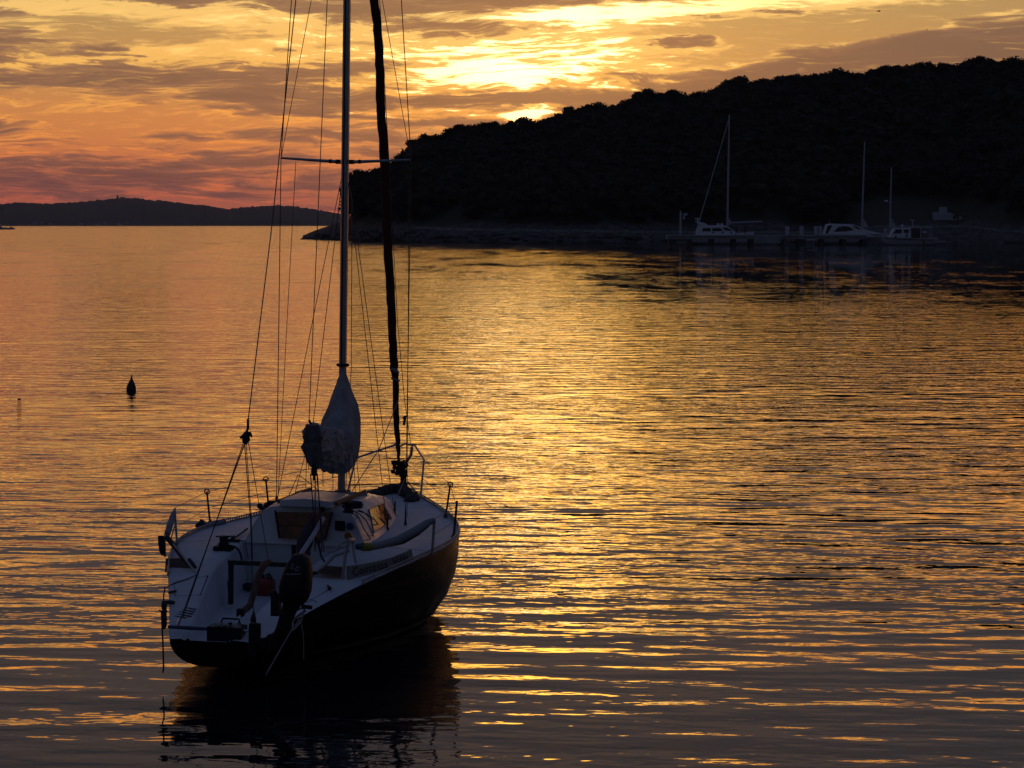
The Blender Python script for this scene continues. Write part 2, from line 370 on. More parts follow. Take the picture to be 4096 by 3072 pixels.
m_land = bpy.data.materials.new('headland_ground'); m_land.use_nodes = True; ntl = m_land.node_tree; ql = NT(ntl); bl = ntl.nodes['Principled BSDF']
tcl = ql.n('ShaderNodeNewGeometry').outputs['Position']; zz = ql.sep(tcl)[2]
n1 = ql.noise(tcl, .5, 6, .7); n2 = ql.noise(tcl, .08, 4, .6)
rock = ql.mix(ql.ramp(n1, .35, .65), (.05, .042, .035), (.155, .135, .115)); rock = ql.mix(ql.ramp(zz, .9, .35), rock, (.03, .028, .022))   # wet, weedy band at the waterline
soil = ql.mix(n1, (.05, .045, .03), (.09, .08, .05))
ql.put(bl.inputs['Base Color'], ql.mix(ql.ramp(ql.m('ADD', zz, ql.m('MULTIPLY', n2, 4.)), 6., 7.5), rock, soil)); bl.inputs['Roughness'].default_value = .95
bl.inputs['Specular IOR Level'].default_value = .1
head = mb.build('headland', m_land, smooth=True); tag(head, kind='structure')
# boulders and ledges along the waterline
rk = MB(); random.seed(11)
for k in range(420):
    px = 303 + random.random()**1.2*560; s = random.uniform(.1, .6); p = terr(px, s); r_ = random.uniform(.35, 1.5)
    rk.ball(p, (r_*random.uniform(1, 2), r_, r_*random.uniform(.35, .8)), 7, 5, .22)
rocks = rk.build('shore_rocks', mat('shore_rock', (.08, .07, .058), .95, var=.45, scale=.6)); tag(rocks, kind='stuff', label='grey boulders and ledges heaped along the headland waterline', cat='rocks')

# foliage
def leaf_mat(name, c1, c2):
    m = bpy.data.materials.new(name); m.use_nodes = True; nt = m.node_tree; q = NT(nt); b = nt.nodes['Principled BSDF']
    p = q.n('ShaderNodeNewGeometry').outputs['Position']; oi = q.n('ShaderNodeObjectInfo').outputs['Random']
    n = q.noise(p, .45, 4, .6)
    q.put(b.inputs['Base Color'], q.mix(q.m('ADD', q.m('MULTIPLY', n, .8), q.m('MULTIPLY', oi, .3)), c1, c2)); b.inputs['Roughness'].default_value = .8
    b.inputs['Specular IOR Level'].default_value = .15
    return m
m_pine = leaf_mat('pine_foliage', (.020, .019, .011), (.042, .037, .021))
m_bark = mat('pine_bark', (.06, .045, .035), .95, var=.3, scale=2)
def crown_mb(mb, base, h, rx, n, leaf, seed, lobes=5, low=.3, core=True):
    rnd = random.Random(seed); base = Vector(base)
    L = []
    for k in range(lobes):
        g = rnd.uniform(0, 6.28); rr = rx*rnd.uniform(.1, .62); z = h*rnd.uniform(low+.12, .82)
        L.append((Vector((math.cos(g)*rr, math.sin(g)*rr, z)), rx*rnd.uniform(.42, .66), h*rnd.uniform(.13, .22)))
    L.append((Vector((rnd.uniform(-.15, .15)*rx, 0, h*.86)), rx*.42, h*.14))
    if core:
        for c_, a, b_ in L: mb.ball(base + c_, (a*.72, a*.72, b_*.7), 6, 4, .2)
    vs = []; fs = []
    for k in range(n):
        c_, a, b_ = L[rnd.randrange(len(L))]
        u = rnd.uniform(-1, 1); g = rnd.uniform(0, 6.283); r0 = rnd.uniform(.72, 1.12); sq = math.sqrt(1-u*u)
        p = base + c_ + Vector((a*r0*sq*math.cos(g), a*r0*sq*math.sin(g), b_*r0*u))
        d1 = Vector((rnd.gauss(0, 1), rnd.gauss(0, 1), rnd.gauss(0, .8))).normalized(); d2 = d1.orthogonal().normalized()
        ll = leaf*rnd.uniform(.5, 1.25); k0 = len(vs)
        vs += [p - d1*ll*.5, p + d2*ll*.3, p + d1*ll*.6, p - d2*ll*.3]; fs.append((k0, k0+1, k0+2, k0+3))
    mb.add(vs, fs)
# five kinds of skyline tree
protos = []
for k, (h, rx, lo) in enumerate([(9., 4.4, .3), (8., 5.0, .25), (11., 4.2, .4), (7.5, 3.4, .2), (10., 5.6, .35)]):
    r0 = empty('pine_tree', (0, 0, 0), 0, 'dark round headed pine on the wooded ridge line against the sunset', 'tree', 'pines along the skyline of the headland')
    c_ = MB(); crown_mb(c_, (0, 0, 0), h, rx, 1300, .85, 100+k, lobes=7, low=lo); c_.build('crown', m_pine, r0)
    t_ = MB().tube([(0, 0, -1.5), (.2, .1, h*.3), (-.1, .2, h*.62)], [.32, .26, .14], 6)
    for j in range(4):
        g = j*1.6+k; t_.tube([(.1, .1, h*(.3+.07*j)), (math.cos(g)*rx*.5, math.sin(g)*rx*.5, h*(.52+.07*j))], [.14, .05], 5)
    t_.build('trunk', m_bark, r0); protos.append((r0, h, rx))
random.seed(5)
used = set(); px = 356.; first = {}
while px < 1045:
    k = random.choice((0, 0, 1, 2, 3, 4, 4)); r0, h, rx = protos[k]
    o_ = r0 if k not in first else copy_tree(r0); first[k] = 1
    sc = random.uniform(.6, 1.25)
    D = terr(px, 2).y + random.uniform(-8, 3)
    topz = hz(interp(SKY, px) + random.choice((-2.2, -1., 0, .5, 1.5, 2.5, 4.)) + random.uniform(-.6, .6), D)
    g = terr(px, 2 if D > terr(px, 2).y else 1.9)
    hh = max(5., min(16, (topz - g.z + .5)))
    o_.location = (bx(px, D), D, topz - h*sc*.98); o_.scale = (sc*random.uniform(.9, 1.15), sc, sc); o_.rotation_euler = (0, 0, random.uniform(0, 6.28))
    px += random.uniform(3, 13)
for k, (r0, h, rx) in enumerate(protos):
    if k not in first:
        g = terr(700+20*k, 1.9); r0.location = g
# the wood clothing the slope, read as one mass
mw = MB(); random.seed(9)
for k in range(1950):
    px = random.uniform(353, 1180); s = 1.04 + .94*random.random()
    if k > 1250: s = random.uniform(1.90, 2.07)
    if 858 < px < 968 and s < 1.14: s = random.uniform(1.14, 1.2)
    p = terr(px, s); h = random.uniform(7, 9.5)
    if px < 372: h = random.uniform(8, 11)
    lim = hz(interp(SKY, px), p.y) - .4
    if p.z + h*.98 > lim: h = max(3.5, lim - p.z)
    crown_mb(mw, (p.x, p.y, p.z-.5), h, random.uniform(3.2, 5.2), 90, 1.3, 1000+k, lobes=4, low=.12)
wood = mw.build('woodland', m_pine); tag(wood, 'dense dark pine wood covering the slope of the headland', 'woodland', kind='stuff')
# the pines at the tip, trunks showing under ragged crowns
for px, h, rx, lean, lab in ((353.5, 13.5, 3.6, -1.2, 'tall ragged pine at the seaward tip of the headland with bare trunk showing'),
                             (361, 15.5, 4.2, .3, 'full crowned tall pine just inland of the headland tip'),
                             (370, 16, 4.4, .2, 'broad pine standing third from the headland tip')):
    D = shoreD(interp(SHORE, px)) + 16 + (px-353)*.7
    z0 = terr(px, 1.1).z - .5; top = hz(interp(SKY, px)-.3, D); h = top - z0
    r0 = empty('pine_tree', (bx(px, D), D, z0), 0, lab, 'tree')
    c_ = MB(); crown_mb(c_, (lean*.4, 0, 0), h, rx, 2200, .8, int(px), lobes=11, low=.2 if px < 355 else .12, core=True); c_.build('crown', m_pine, r0)
    t_ = MB().tube([(0, 0, -.5), (lean*.3, 0, h*.2), (lean*.6, 0, h*.5), (lean*.5, 0, h*.75)], [.34, .28, .2, .08], 7)
    for j in range(7):
        g = j*2.1; z = h*(.16+.07*j); t_.tube([(lean*.4, 0, z), (math.cos(g)*rx*.5, math.sin(g)*rx*.5, z+.5), (math.cos(g)*rx*.85, math.sin(g)*rx*.85, z+.7)], [.12, .08, .03], 5)
    t_.build('trunk', m_bark, r0)
# pale sea wall and shore path along the foot of the wood
mb = MB(); pts = [terr(px, .98) for px in range(416, 1060, 12)]
for a, b_ in zip(pts, pts[1:]):
    dv = (b_-a); mb.box((a+b_)/2 + Vector((0, -1.0, -.55)), (dv.length*1.004, .7, 1.7), rz=math.atan2(dv.y, dv.x), ry=0)
wall = mb.build('sea_wall', mat('wall_stone', (.26, .245, .22), .9, var=.3, scale=.7)); tag(wall, 'long low pale stone wall along the foot of the dark wood', 'wall')

# ---------------------------------------------------------------- far island
DI = 8000.
ISL = [(-900, 420), (-500, 430), (-200, 436), (0, 441), (50, 438), (110, 440), (180, 436), (230, 431), (262, 428), (300, 428), (330, 433), (360, 434), (400, 440), (440, 443), (470, 448),
       (495, 452), (520, 448), (560, 446), (600, 443.5), (640, 446), (680, 452), (720, 459), (750, 464), (800, 470), (900, 476), (1000, 480)]
ISL = [(a/2.16016, b_/2.16016) for a, b_ in ISL]
mb = MB(); cs = [-410 + k*1.6 for k in range(545)]; ss = [0, .08, .25, .5, .75, 1, 1.6]
for px in cs:
    top = hz(interp(ISL, px), DI+700) + 4*mnoise.noise(Vector((px*.35, 0, 0))) + 3.5*mnoise.noise(Vector((px*1.3, 5, 0)))
    for s in ss:
        z = top*(math.sin(min(s, 1)*math.pi/2)**.8 if s > 0 else -.03) if s <= 1 else -5
        z *= 1 + (.1*mnoise.noise(Vector((px*.08, s*3, 7))) if 0 < s < 1 else 0)
        D = DI + 700*s; mb.v.append((bx(px, D), D, z))
n_ = len(ss); mb.f = [(i*n_+j, (i+1)*n_+j, (i+1)*n_+j+1, i*n_+j+1) for i in range(len(cs)-1) for j in range(n_-1)]
isl = mb.build('far_island', mat('island_scrub', (.05, .058, .035), .95, var=.4, scale=.01, spec=.05), smooth=True); tag(isl, kind='structure')

# ---------------------------------------------------------------- haze over the water
m = bpy.data.materials.new('evening_haze'); m.use_nodes = True; nt = m.node_tree; nt.nodes.clear(); q = NT(nt)
o = q.n('ShaderNodeOutputMaterial'); v = q.n('ShaderNodeVolumePrincipled'); nt.links.new(v.outputs[0], o.inputs['Volume'])
v.inputs['Color'].default_value = (.86, .84, .92, 1); v.inputs['Density'].default_value = 4.2e-5; v.inputs['Anisotropy'].default_value = .2
hzb = MB().box((0, 4800, 79.5), (18400, 10000, 162)).build('haze', m); tag(hzb, kind='stuff')

# ================================================================ the moored sailboat
BX0, BY0, BTH, BROLL, BL_ = -2.927, 23.82, .193, .016, 7.867
MW = Matrix.Translation((BX0, BY0, 0)) @ Matrix.Rotation(math.pi/2 - BTH, 4, 'Z') @ Matrix.Rotation(BROLL, 4, 'X')
MI = MW.inverted()
def eye_ray(px, py):
    a = PIT; x = (px-512)/F; u = (384-py)/F
    o = MI @ Vector((0, 0, CAMH)); d = MI.to_3x3() @ Vector((x, math.cos(a) + u*math.sin(a), u*math.cos(a) - math.sin(a)))
    return o, d
def hit(px, py, axis, val):
    """point of the boat (its own metres) seen at that spot of the photo on the plane x/y/z = val"""
    o, d = eye_ray(px, py); return o + d*((val - o[axis]) / d[axis])
def XP(px, py, v): return hit(px, py, 0, v)
def YP(px, py, v): return hit(px, py, 1, v)
def ZP(px, py, v): return hit(px, py, 2, v)
def z1(x, y): return ((560+x*.5124)/4, (1850+y*.5124)/4)
def z2(x, y): return ((1150+x*.3919)/4, (1850+y*.3919)/4)
def z3(x, y): return ((900+x*.422)/4, (1350+y*.422)/4)
def c1(x, y): return ((600+x/5.53)/4, (2000+y/5.53)/4)
def c2(x, y): return ((900+x/4.424)/4, (2150+y/4.424)/4)
def c3(x, y): return ((1100+x/4.424)/4, (1930+y/4.424)/4)
def c4(x, y): return ((640+x/3.687)/4, (2300+y/3.687)/4)
def spline(T, V):
    n = len(T); h = [T[i+1]-T[i] for i in range(n-1)]
    A = [0.]*n; Bd = [1.]*n; Cc = [0.]*n; Dd = [0.]*n
    for i in range(1, n-1):
        A[i] = h[i-1]; Bd[i] = 2*(h[i-1]+h[i]); Cc[i] = h[i]; Dd[i] = 6*((V[i+1]-V[i])/h[i]-(V[i]-V[i-1])/h[i-1])
    for i in range(1, n):
        w = A[i]/Bd[i-1]; Bd[i] -= w*Cc[i-1]; Dd[i] -= w*Dd[i-1]
    Mm = [0.]*n
    for i in range(n-2, 0, -1): Mm[i] = (Dd[i]-Cc[i]*Mm[i+1])/Bd[i]
    def f(t):
        k = 0
        while k < n-2 and t > T[k+1]: k += 1
        H = h[k]; a = (T[k+1]-t)/H; c = (t-T[k])/H
        return a*V[k]+c*V[k+1]+((a**3-a)*Mm[k]+(c**3-c)*Mm[k+1])*H*H/6
    return f
_w = spline([0, .15, .35, .55, .75, .9, 1.], [.434, .848, 1.358, 1.477, 1.072, .470, 0.])
_z = spline([0, .3, .65, 1.], [.453, .889, .987, 1.135])
def W_(X): return max(.012, _w(min(max(X/BL_, 0), 1)))
def SH(X): return _z(min(max(X/BL_, 0), 1))
def DZ(X, Y): w = W_(X); return SH(X) + .055*min(1, w/1.0)*(1-min(1, (Y/w)**2))
def dk(pt, dz=0.):
    """where the line of sight to a photo spot meets the deck"""
    z = .8
    for i in range(40):
        l = ZP(pt[0], pt[1], z+dz); z = .5*z + .5*DZ(l.x, l.y)
    return l

m_white = mat('gelcoat_white', (.60, .61, .62), .35, var=.07, scale=1.6)
m_deck = mat('deck_nonskid', (.55, .56, .58), .6, var=.09, scale=2.2, bump=.15, bscale=260)
m_grey = mat('grey_canvas', (.23, .24, .26), .9, var=.14, scale=5, bump=.35, bscale=90)
m_alu = mat('anodised_aluminium', (.36, .36, .38), .38, .85, var=.1, scale=5)
m_rail = mat('toe_rail_alloy', (.40, .39, .37), .5, .5, var=.2, scale=6)
m_ss = mat('stainless_tube', (.42, .42, .44), .3, .9, var=.08)
m_black = mat('black_plastic', (.013, .013, .015), .6, var=.3, spec=.25)
m_dark = mat('dark_rubber', (.02, .021, .024), .75, var=.3)
m_wire = mat('steel_wire', (.10, .085, .08), .55, .6, var=.2)
m_rope = mat('rope_dark', (.05, .045, .06), .9, var=.4, scale=60)
m_rope2 = mat('rope_pale', (.28, .27, .24), .9, var=.3, scale=60)
m_wood = mat('varnished_mahogany', (.17, .062, .022), .35, var=.35, scale=7)
m_woodd = mat('dark_teak', (.085, .036, .018), .6, var=.35, scale=9)
m_genoa = mat('rust_red_sunstrip', (.085, .022, .016), .9, var=.35, scale=3, bump=.5, bscale=25)
m_glass = mat('tinted_cabin_glass', (.05, .028, .012), .08, var=.1, spec=.8)

boat = empty('sailboat', (BX0, BY0, 0), math.pi/2 - BTH, 'dark hulled sailing yacht with white deck moored in the foreground, stern towards the quay', 'sailboat', rx=BROLL)
boat.rotation_mode = 'XYZ'
# ---- hull
KEEL = [(0, .20), (.5, .14), (1, .06), (1.9, -.05), (3, -.24), (4.2, -.38), (5.6, -.34), (6.6, -.2), (7.15, -.04), (7.4, .2), (7.65, .62), (7.867, 1.08)]
secs = []
NX = 46
for i in range(NX+1):
    X = BL_*i/NX; w = W_(X); zs = SH(X); zb = interp(KEEL, X); ring = []
    pw = 1.9 + .9*min(1, X/5.) ; qx = interp([(0, 2.6), (2, 2.2), (4.5, 1.9), (6.5, 1.45), (7.8, 1.2)], X)
    for j in range(19):
        g = math.pi*j/18 - math.pi/2            # -90 port sheer .. +90 starboard sheer
        u = math.cos(g)                         # depth fraction 0 at sheer, 1 at keel
        y = -w*math.copysign((max(0, 1-u**pw))**(1/qx), g) if abs(g) > 1e-6 else 0
        rk_ = .0
        ring.append((X, y, zs + (zb-zs)*u))
    secs.append(ring)
mb = MB(); n = 19
mb.add([v for r_ in secs for v in r_], [(i*n+k, i*n+k+1, (i+1)*n+k+1, (i+1)*n+k) for i in range(NX) for k in range(n-1)] + [tuple(range(n))])
m_hull = bpy.data.materials.new('navy_topsides'); m_hull.use_nodes = True; nth = m_hull.node_tree; qh = NT(nth); bh = nth.nodes['Principled BSDF']
oc = qh.n('ShaderNodeTexCoord').outputs['Object']; hzz = qh.sep(oc)[2]; hn = qh.noise(oc, 3., 5, .6)
hc = qh.mix(hn, (.004, .004, .007), (.009, .008, .011)); bh.inputs['Specular IOR Level'].default_value = .08
boot = qh.m('MULTIPLY', qh.ramp(hzz, .035, .04), qh.ramp(hzz, .105, .10)); hc = qh.mix(boot, hc, (.30, .29, .26))
line = qh.m('MULTIPLY', qh.ramp(hzz, .705, .71), qh.ramp(hzz, .73, .725)); hc = qh.mix(qh.m('MULTIPLY', line, .6), hc, (.09, .02, .012))
slime = qh.ramp(qh.m('ADD', hzz, qh.m('MULTIPLY', hn, .05)), .06, .02); hc = qh.mix(slime, hc, (.02, .022, .014))
qh.put(bh.inputs['Base Color'], hc); qh.put(bh.inputs['Roughness'], qh.ramp(hn, .3, .7, .22, .42))
mb.build('hull', m_hull, boat, smooth=True)
# ---- deck with the open cockpit well
CKP = [(0, .30), (.32, .32), (1, .45), (1.93, .62), (2.7, .66), (3.32, .74)]
CKS = [(0, -.20), (.34, -.22), (1.15, -.27), (2.1, -.36), (2.7, -.44), (3.32, -.52)]
def sole(X): return interp([(0, .445), (.25, .40), (1, .42), (2.2, .46), (3.4, .48)], X)
mb = MB(); rows_ = []; Xs = [0, .12, .25, .4, .6] + [.8+.2*i for i in range(13)] + [3.31]
for X in Xs:
    w = W_(X) - .004; p_, s__ = interp(CKP, X), interp(CKS, X); so = sole(X); row = []
    lip = min(1, X/.5)
    for t in (0, .3, .6, .9, 1): y = w + (p_-w)*t; row.append((X, y, DZ(X, y) - (.0 if t < 1 else .012) + .002))
    row += [(X, p_-.02, DZ(X, p_)-.03), (X, p_-.05-.03*lip, so+.03), (X, p_-.09-.03*lip, so)]
    row += [(X, s__+.06, so), (X, s__+.03, so+.03), (X, s__+.012, DZ(X, s__)-.03)]
    for t in (1, .9, .6, .3, 0): y = -w + (s__+w)*t; row.append((X, y, DZ(X, y) - (.0 if t < 1 else .012) + .002))
    rows_.append(row)
n = len(rows_[0])
mb.add([v for r_ in rows_ for v in r_], [(i*n+k, (i+1)*n+k, (i+1)*n+k+1, i*n+k+1) for i in range(len(rows_)-1) for k in range(n-1)])
mb.build('cockpit', m_deck, boat, smooth=True)
mb = MB(); rows_ = []; Xs = [3.32] + [3.5+.25*i for i in range(17)] + [7.6, 7.7, 7.78, 7.84]
for X in Xs:
    w = W_(X) - .004; rows_.append([(X, w*t, DZ(X, w*t)+.002) for t in (1, .85, .65, .45, .2, 0, -.2, -.45, -.65, -.85, -1)])
n = 11; mb.add([v for r_ in rows_ for v in r_], [(i*n+k, (i+1)*n+k, (i+1)*n+k+1, i*n+k+1) for i in range(len(rows_)-1) for k in range(n-1)])
# bridge deck bulkhead, forward end of the well
X = 3.318; mb.add([(X, .735, DZ(X, .7)+.0), (X, -.515, DZ(X, .5)+.0), (X, -.5, .47), (X, .65, .47)], [(0, 1, 2, 3)])
mb.build('deck', m_deck, boat, smooth=True)
# rubbing strake and perforated toe rail, both sides
for sgn in (1, -1):
    mb = MB(); pts = [Vector((X, sgn*(W_(X)-.006), SH(X))) for X in [1.75+.1*i for i in range(61)]]
    mb.tube([p_ + Vector((0, 0, .045)) for p_ in pts], .008, 5); mb.tube([p_ + Vector((0, sgn*.008, .008)) for p_ in pts], .012, 5)
    for a, b_ in zip(pts, pts[1:]):
        for t in (.25, .75):
            c_ = a.lerp(b_, t); d_ = (b_-a); mb.box(c_ + Vector((0, 0, .026)), (.028, .005, .036), rz=math.atan2(d_.y, d_.x))
    mb.build('toe_rail', m_rail, boat)
# ---- coachroof
CR = [(3.36, .70, .45, 1.385), (3.8, .70, .47, 1.41), (4.4, .66, .46, 1.41), (5.0, .58, .41, 1.37), (5.5, .50, .35, 1.30), (5.9, .41, .28, 1.21), (6.25, .30, .2, 1.11), (6.45, .2, .12, 1.05)]
secs = []
for X, b_, t_, z in CR:
    zb = DZ(X, b_) - .02; sl = .08 if X < 3.5 else 0
    secs.append([(X-sl, b_, zb), (X-sl*.6, b_*.55+t_*.45, zb+(z-zb)*.55), (X, t_+.05, z-.05), (X, t_-.02, z-.008), (X, t_*.5, z+.018), (X, 0, z+.026), (X, -t_*.5, z+.018), (X, -t_+.02, z-.008),
                 (X, -t_-.05, z-.05), (X-sl*.6, -(b_*.55+t_*.45), zb+(z-zb)*.55), (X-sl, -b_, zb)])
cab = MB().loft(secs).build('coachroof', m_white, boat, smooth=True)
def ctop(X, Y=0):
    for a, b_ in zip(CR, CR[1:]):
        if X <= b_[0]: t = (X-a[0])/(b_[0]-a[0]); return a[3]+(b_[3]-a[3])*max(0, t)
    return 1.05
# cabin side windows
for sgn in (1, -1):
    def side(X, f):
        for a, c_ in zip(CR, CR[1:]):
            if X <= c_[0]: t = (X-a[0])/(c_[0]-a[0]); break
        b_ = a[1]+(c_[1]-a[1])*t; tt = a[2]+(c_[2]-a[2])*t; z = a[3]+(c_[3]-a[3])*t; zb = DZ(X, b_)-.02
        return Vector((X, sgn*(b_+(tt+.05-b_)*f + .006), zb+(z-.05-zb)*f + .003))
    q4 = [side(3.75, .25), side(4.95, .22), side(4.75, .86), side(3.95, .88)]; nn = Vector((0, sgn*.006, .002))
    q5 = [side(3.75+1.2*t, .25) for t in (0, .5, 1)] + [side(3.95+.8*t, .87) for t in (1, .5, 0)]
    mb = MB(); mb.add([p_ for p_ in q5] + [p_ + nn for p_ in q5], [(0, 1, 4, 5), (1, 2, 3, 4), (6, 7, 10, 11), (7, 8, 9, 10)] + [(i, (i+1) % 6, (i+1) % 6+6, i+6) for i in range(6)])
    w_ = mb.build('window', m_glass, cab)
    fr = MB(); loop = [p_ + nn for p_ in q5]; fr.tube(loop + [loop[0]], .009, 5); fr.build('window_frame', m_alu, w_)
# companionway boards, sliding hatch with garage, side recess instruments
pa = [XP(*c3(5, 525), 3.29), XP(*c3(1012, 545), 3.29), XP(*c3(885, 1015), 3.24), XP(*c3(80, 985), 3.24)]
mb = MB(); mb.add([p_ for p_ in pa] + [p_ + Vector((.05, 0, 0)) for p_ in pa], [(0, 1, 2, 3), (7, 6, 5, 4), (0, 4, 5, 1), (1, 5, 6, 2), (2, 6, 7, 3), (3, 7, 4, 0)])
door = mb.build('companionway_board', m_wood, boat)
mb = MB()
for a, b_ in ((pa[0], pa[3]), (pa[1], pa[2])): mb.tube([a + Vector((-.01, 0, .02)), b_ + Vector((-.01, 0, 0))], .012, 5)
mb.tube([pa[0].lerp(pa[3], .5) + Vector((-.004, 0, 0)), pa[1].lerp(pa[2], .5) + Vector((-.004, 0, 0))], .003, 4)
mb.build('slide_channel', m_dark, door)
mb = MB(); z0 = ctop(3.6)
mb.loft([[(X, .30, z0+.0), (X, .29, z0+.07), (X, .0, z0+.095), (X, -.29, z0+.07), (X, -.30, z0)] for X in (3.28, 3.6, 4.05)])
mb.build('sliding_hatch', m_white, boat, smooth=True, bevel=.008)
for y in (.33, -.33): MB().box((4.0, y, ctop(4)+.03), (1.3, .025, .04)).build('handrail', m_woodd, boat)
def disc(name, px, py, X, r, m_, parent=boat, th=.025):
    p_ = XP(px, py, X); mb = MB(); mb.lathe(p_, [(r*.9, -th), (r, -th*.5), (r, .0), (r*.7, .003)][::1], 18, 'X'); return mb.build(name, m_, parent, smooth=True)
disc('compass', *c3(838, 478), 3.27, .033, m_black)
disc('depth_sounder', *c3(1335, 775), 3.27, .045, mat('blue_dial', (.03, .05, .13), .3))
p_ = XP(*c3(1150, 765), 3.27); MB().box(p_, (.02, .115, .11)).build('instrument_panel', m_black, boat, bevel=.008)
# plank / solar panel lashed across the forward end of the roof
a = XP(*c3(430, 200), 4.55); b_ = XP(*c3(1560, 225), 4.45)
MB().box((a+b_)/2, (.28, (a-b_).length, .055), rz=math.atan2((b_-a).y, (b_-a).x)+math.pi/2).build('roof_panel', m_grey, boat, bevel=.006)
for t in (.06, .5, .95): c_ = a.lerp(b_, t); MB().box((c_.x, c_.y, c_.z-.06), (.05, .03, .12)).build('panel_bracket', m_dark, boat)
# mainsheet / halyard gear on the starboard roof edge, ropes tumbling over the window
mb = MB(); c_ = ZP(*c3(1370, 480), 1.42)
for k in range(16):
    random.seed(k); pth = []
    for j in range(14):
        g = j*.75 + k; pth.append(c_ + Vector((.07*math.cos(g)+random.uniform(-.03, .03), .09*math.sin(g)+random.uniform(-.03, .03), .01+.004*k+random.uniform(0, .02))))
    mb.tube(pth, .006, 4)
for (ax, ay), (mx, my), (ex, ey) in (((1400, 500), (1620, 680), (1750, 960)), ((1450, 500), (1750, 640), (1870, 800)), ((1480, 490), (1650, 600), (1900, 790)), ((1300, 540), (1480, 620), (1560, 850)), ((1420, 520), (1560, 800), (1690, 1000))):
    mb.tube([ZP(*c3(ax, ay), 1.43), ZP(*c3((ax+mx)/2, (ay+my)/2-25), 1.40), ZP(*c3(mx, my), 1.27), ZP(*c3((mx+ex)/2, (my+ey)/2), 1.17), ZP(*c3(ex, ey), 1.04)], .0065, 5)
mb.build('rope_bundle', m_rope, boat)
wl = MB().lathe(ZP(*c3(1300, 500), 1.43), [(.06, -.02), (.058, .0), (.04, .03), (.045, .075), (.05, .09), (.02, .1)], 14); wl.build('winch', m_black, boat, smooth=True)
# port primary winch on its pad with the hose beside it
p_ = dk(c1(1630, 1100)); mb = MB(); mb.box(p_ + Vector((0, 0, .02)), (.17, .19, .045)); mb.lathe(p_ + Vector((0, 0, .04)), [(.062, 0), (.058, .03), (.045, .05), (.05, .09), (.056, .105), (.02, .115)], 14)
mb.tube([p_ + Vector((.0, -.09, .15)), p_ + Vector((0, .09, .14))], .009, 5); mb.build('winch', m_black, boat, smooth=True)
pth = [dk(c1(1720, 1010), .06), dk(c1(1800, 1015), .05), dk(c1(1900, 1045), .05), dk(c1(1975, 1130), .0), XP(*c1(2010, 1220), 2.75), XP(*c1(2030, 1340), 2.7), XP(*c1(2035, 1420), 2.7)]
MB().tube(pth, .012, 7).build('drain_hose', m_dark, boat)
p_ = dk(c1(1830, 930)); mb = MB(); mb.box(p_ + Vector((0, 0, .015)), (.05, .16, .03), rz=.3); mb.tube([p_ + Vector((0, 0, .03)), dk(c1(2150, 640), .04)], .012, 6); mb.tube([p_ + Vector((.05, 0, .06)), p_ + Vector((-.02, .03, .02))], .014, 5)
mb.build('jammer', m_dark, boat)
p_ = dk(c2(1850, 930)); mb = MB(); mb.tube([p_ + Vector((-.07, -.03, .035)), p_ + Vector((.07, .04, .035))], .011, 6); mb.box(p_ + Vector((0, 0, .012)), (.03, .03, .03)); mb.build('cleat', m_dark, boat)
p_ = dk(c2(1520, 690)); mb = MB(); mb.tube([p_ + Vector((0, .1, .03)), p_ + Vector((0, -.06, .04))], .018, 6); mb.box(p_, (.06, .05, .05)); mb.build('cleat', m_dark, boat)
p_ = dk(z2(1535, 898)); mb = MB(); mb.tube([p_ + Vector((0.045*math.cos(g), .045*math.sin(g), .008)) for g in [i*math.pi/6 for i in range(13)]], .006, 5); mb.build('filler_cap', m_ss, boat)
# deck locker lids drawn by their grooves, and louvre slots
mb = MB()
for L_ in (((265, 940), (275, 1045)), ((275, 1045), (470, 1035)), ((470, 1035), (530, 885)), ((265, 950), (530, 885))):
    a, b_ = [dk(z1(*v)) for v in L_]; mb.tube([a, b_], .005, 4)
ms_ = MB()
for L_ in (((1190, 1100), (1440, 1160)), ((1440, 1160), (1830, 930)), ((1500, 1100), (1640, 1150))):
    a, b_ = [dk(c2(*v)) for v in L_]; ms_.tube([a, b_], .006, 4)
ms_.build('locker_seam', m_dark, boat)
mb.build('locker_seam', m_dark, boat)
mb = MB()
for a, b_ in (((385, 478), (525, 515)), ((330, 510), (505, 550)), ((285, 540), (485, 583)), ((255, 572), (460, 620)), ((225, 605), (385, 640))):
    a, b_ = dk(c4(*a)), dk(c4(*b_)); d_ = b_-a; mb.box((a+b_)/2 + Vector((0, 0, .003)), (d_.length, .022, .006), rz=math.atan2(d_.y, d_.x))
mb.build('vent_slot', m_black, boat)
mb = MB(); a, b_ = dk(z1(220, 1032)), dk(z1(285, 1018)); mb.tube([a + Vector((0, 0, .02)), b_ + Vector((0, 0, .02))], .012, 6); mb.build('cleat', m_dark, boat)
# ---- stanchions, lifelines
def stanch(foot, top, r=.013, ring=True):
    f_ = dk(foot); t_ = XP(top[0], top[1], f_.x); mb = MB(); mb.tube([f_, t_], [r, r*.9], 8)
    mb.lathe(f_, [(.03, -.01), (.028, .02), (.014, .05)], 10); o_ = mb.build('stanchion', m_wire, boat, smooth=True)
    if ring:
        rr = MB(); rr.tube([t_ + Vector((0, .03*math.cos(g), .0+.03*math.sin(g))) for g in [i*math.pi/6 for i in range(13)]], .008, 5); rr.build('cap_ring', m_wire, o_)
    return f_, t_
sp = [stanch(z1(548, 480), z1(522, 228)), stanch(z1(1003, 335), z1(982, 130))]
ss_ = [stanch(z2(1612, 565), z2(1662, 225)), stanch(z2(1695, 770), z2(1730, 390), r=.015, ring=False)]
tp = XP(*c1(540, 180), 3.08)
mb = MB(); up = [tp, sp[0][1], sp[1][1], XP(347+8, 458, 7.2)]; mb.tube(up, .0035, 4)
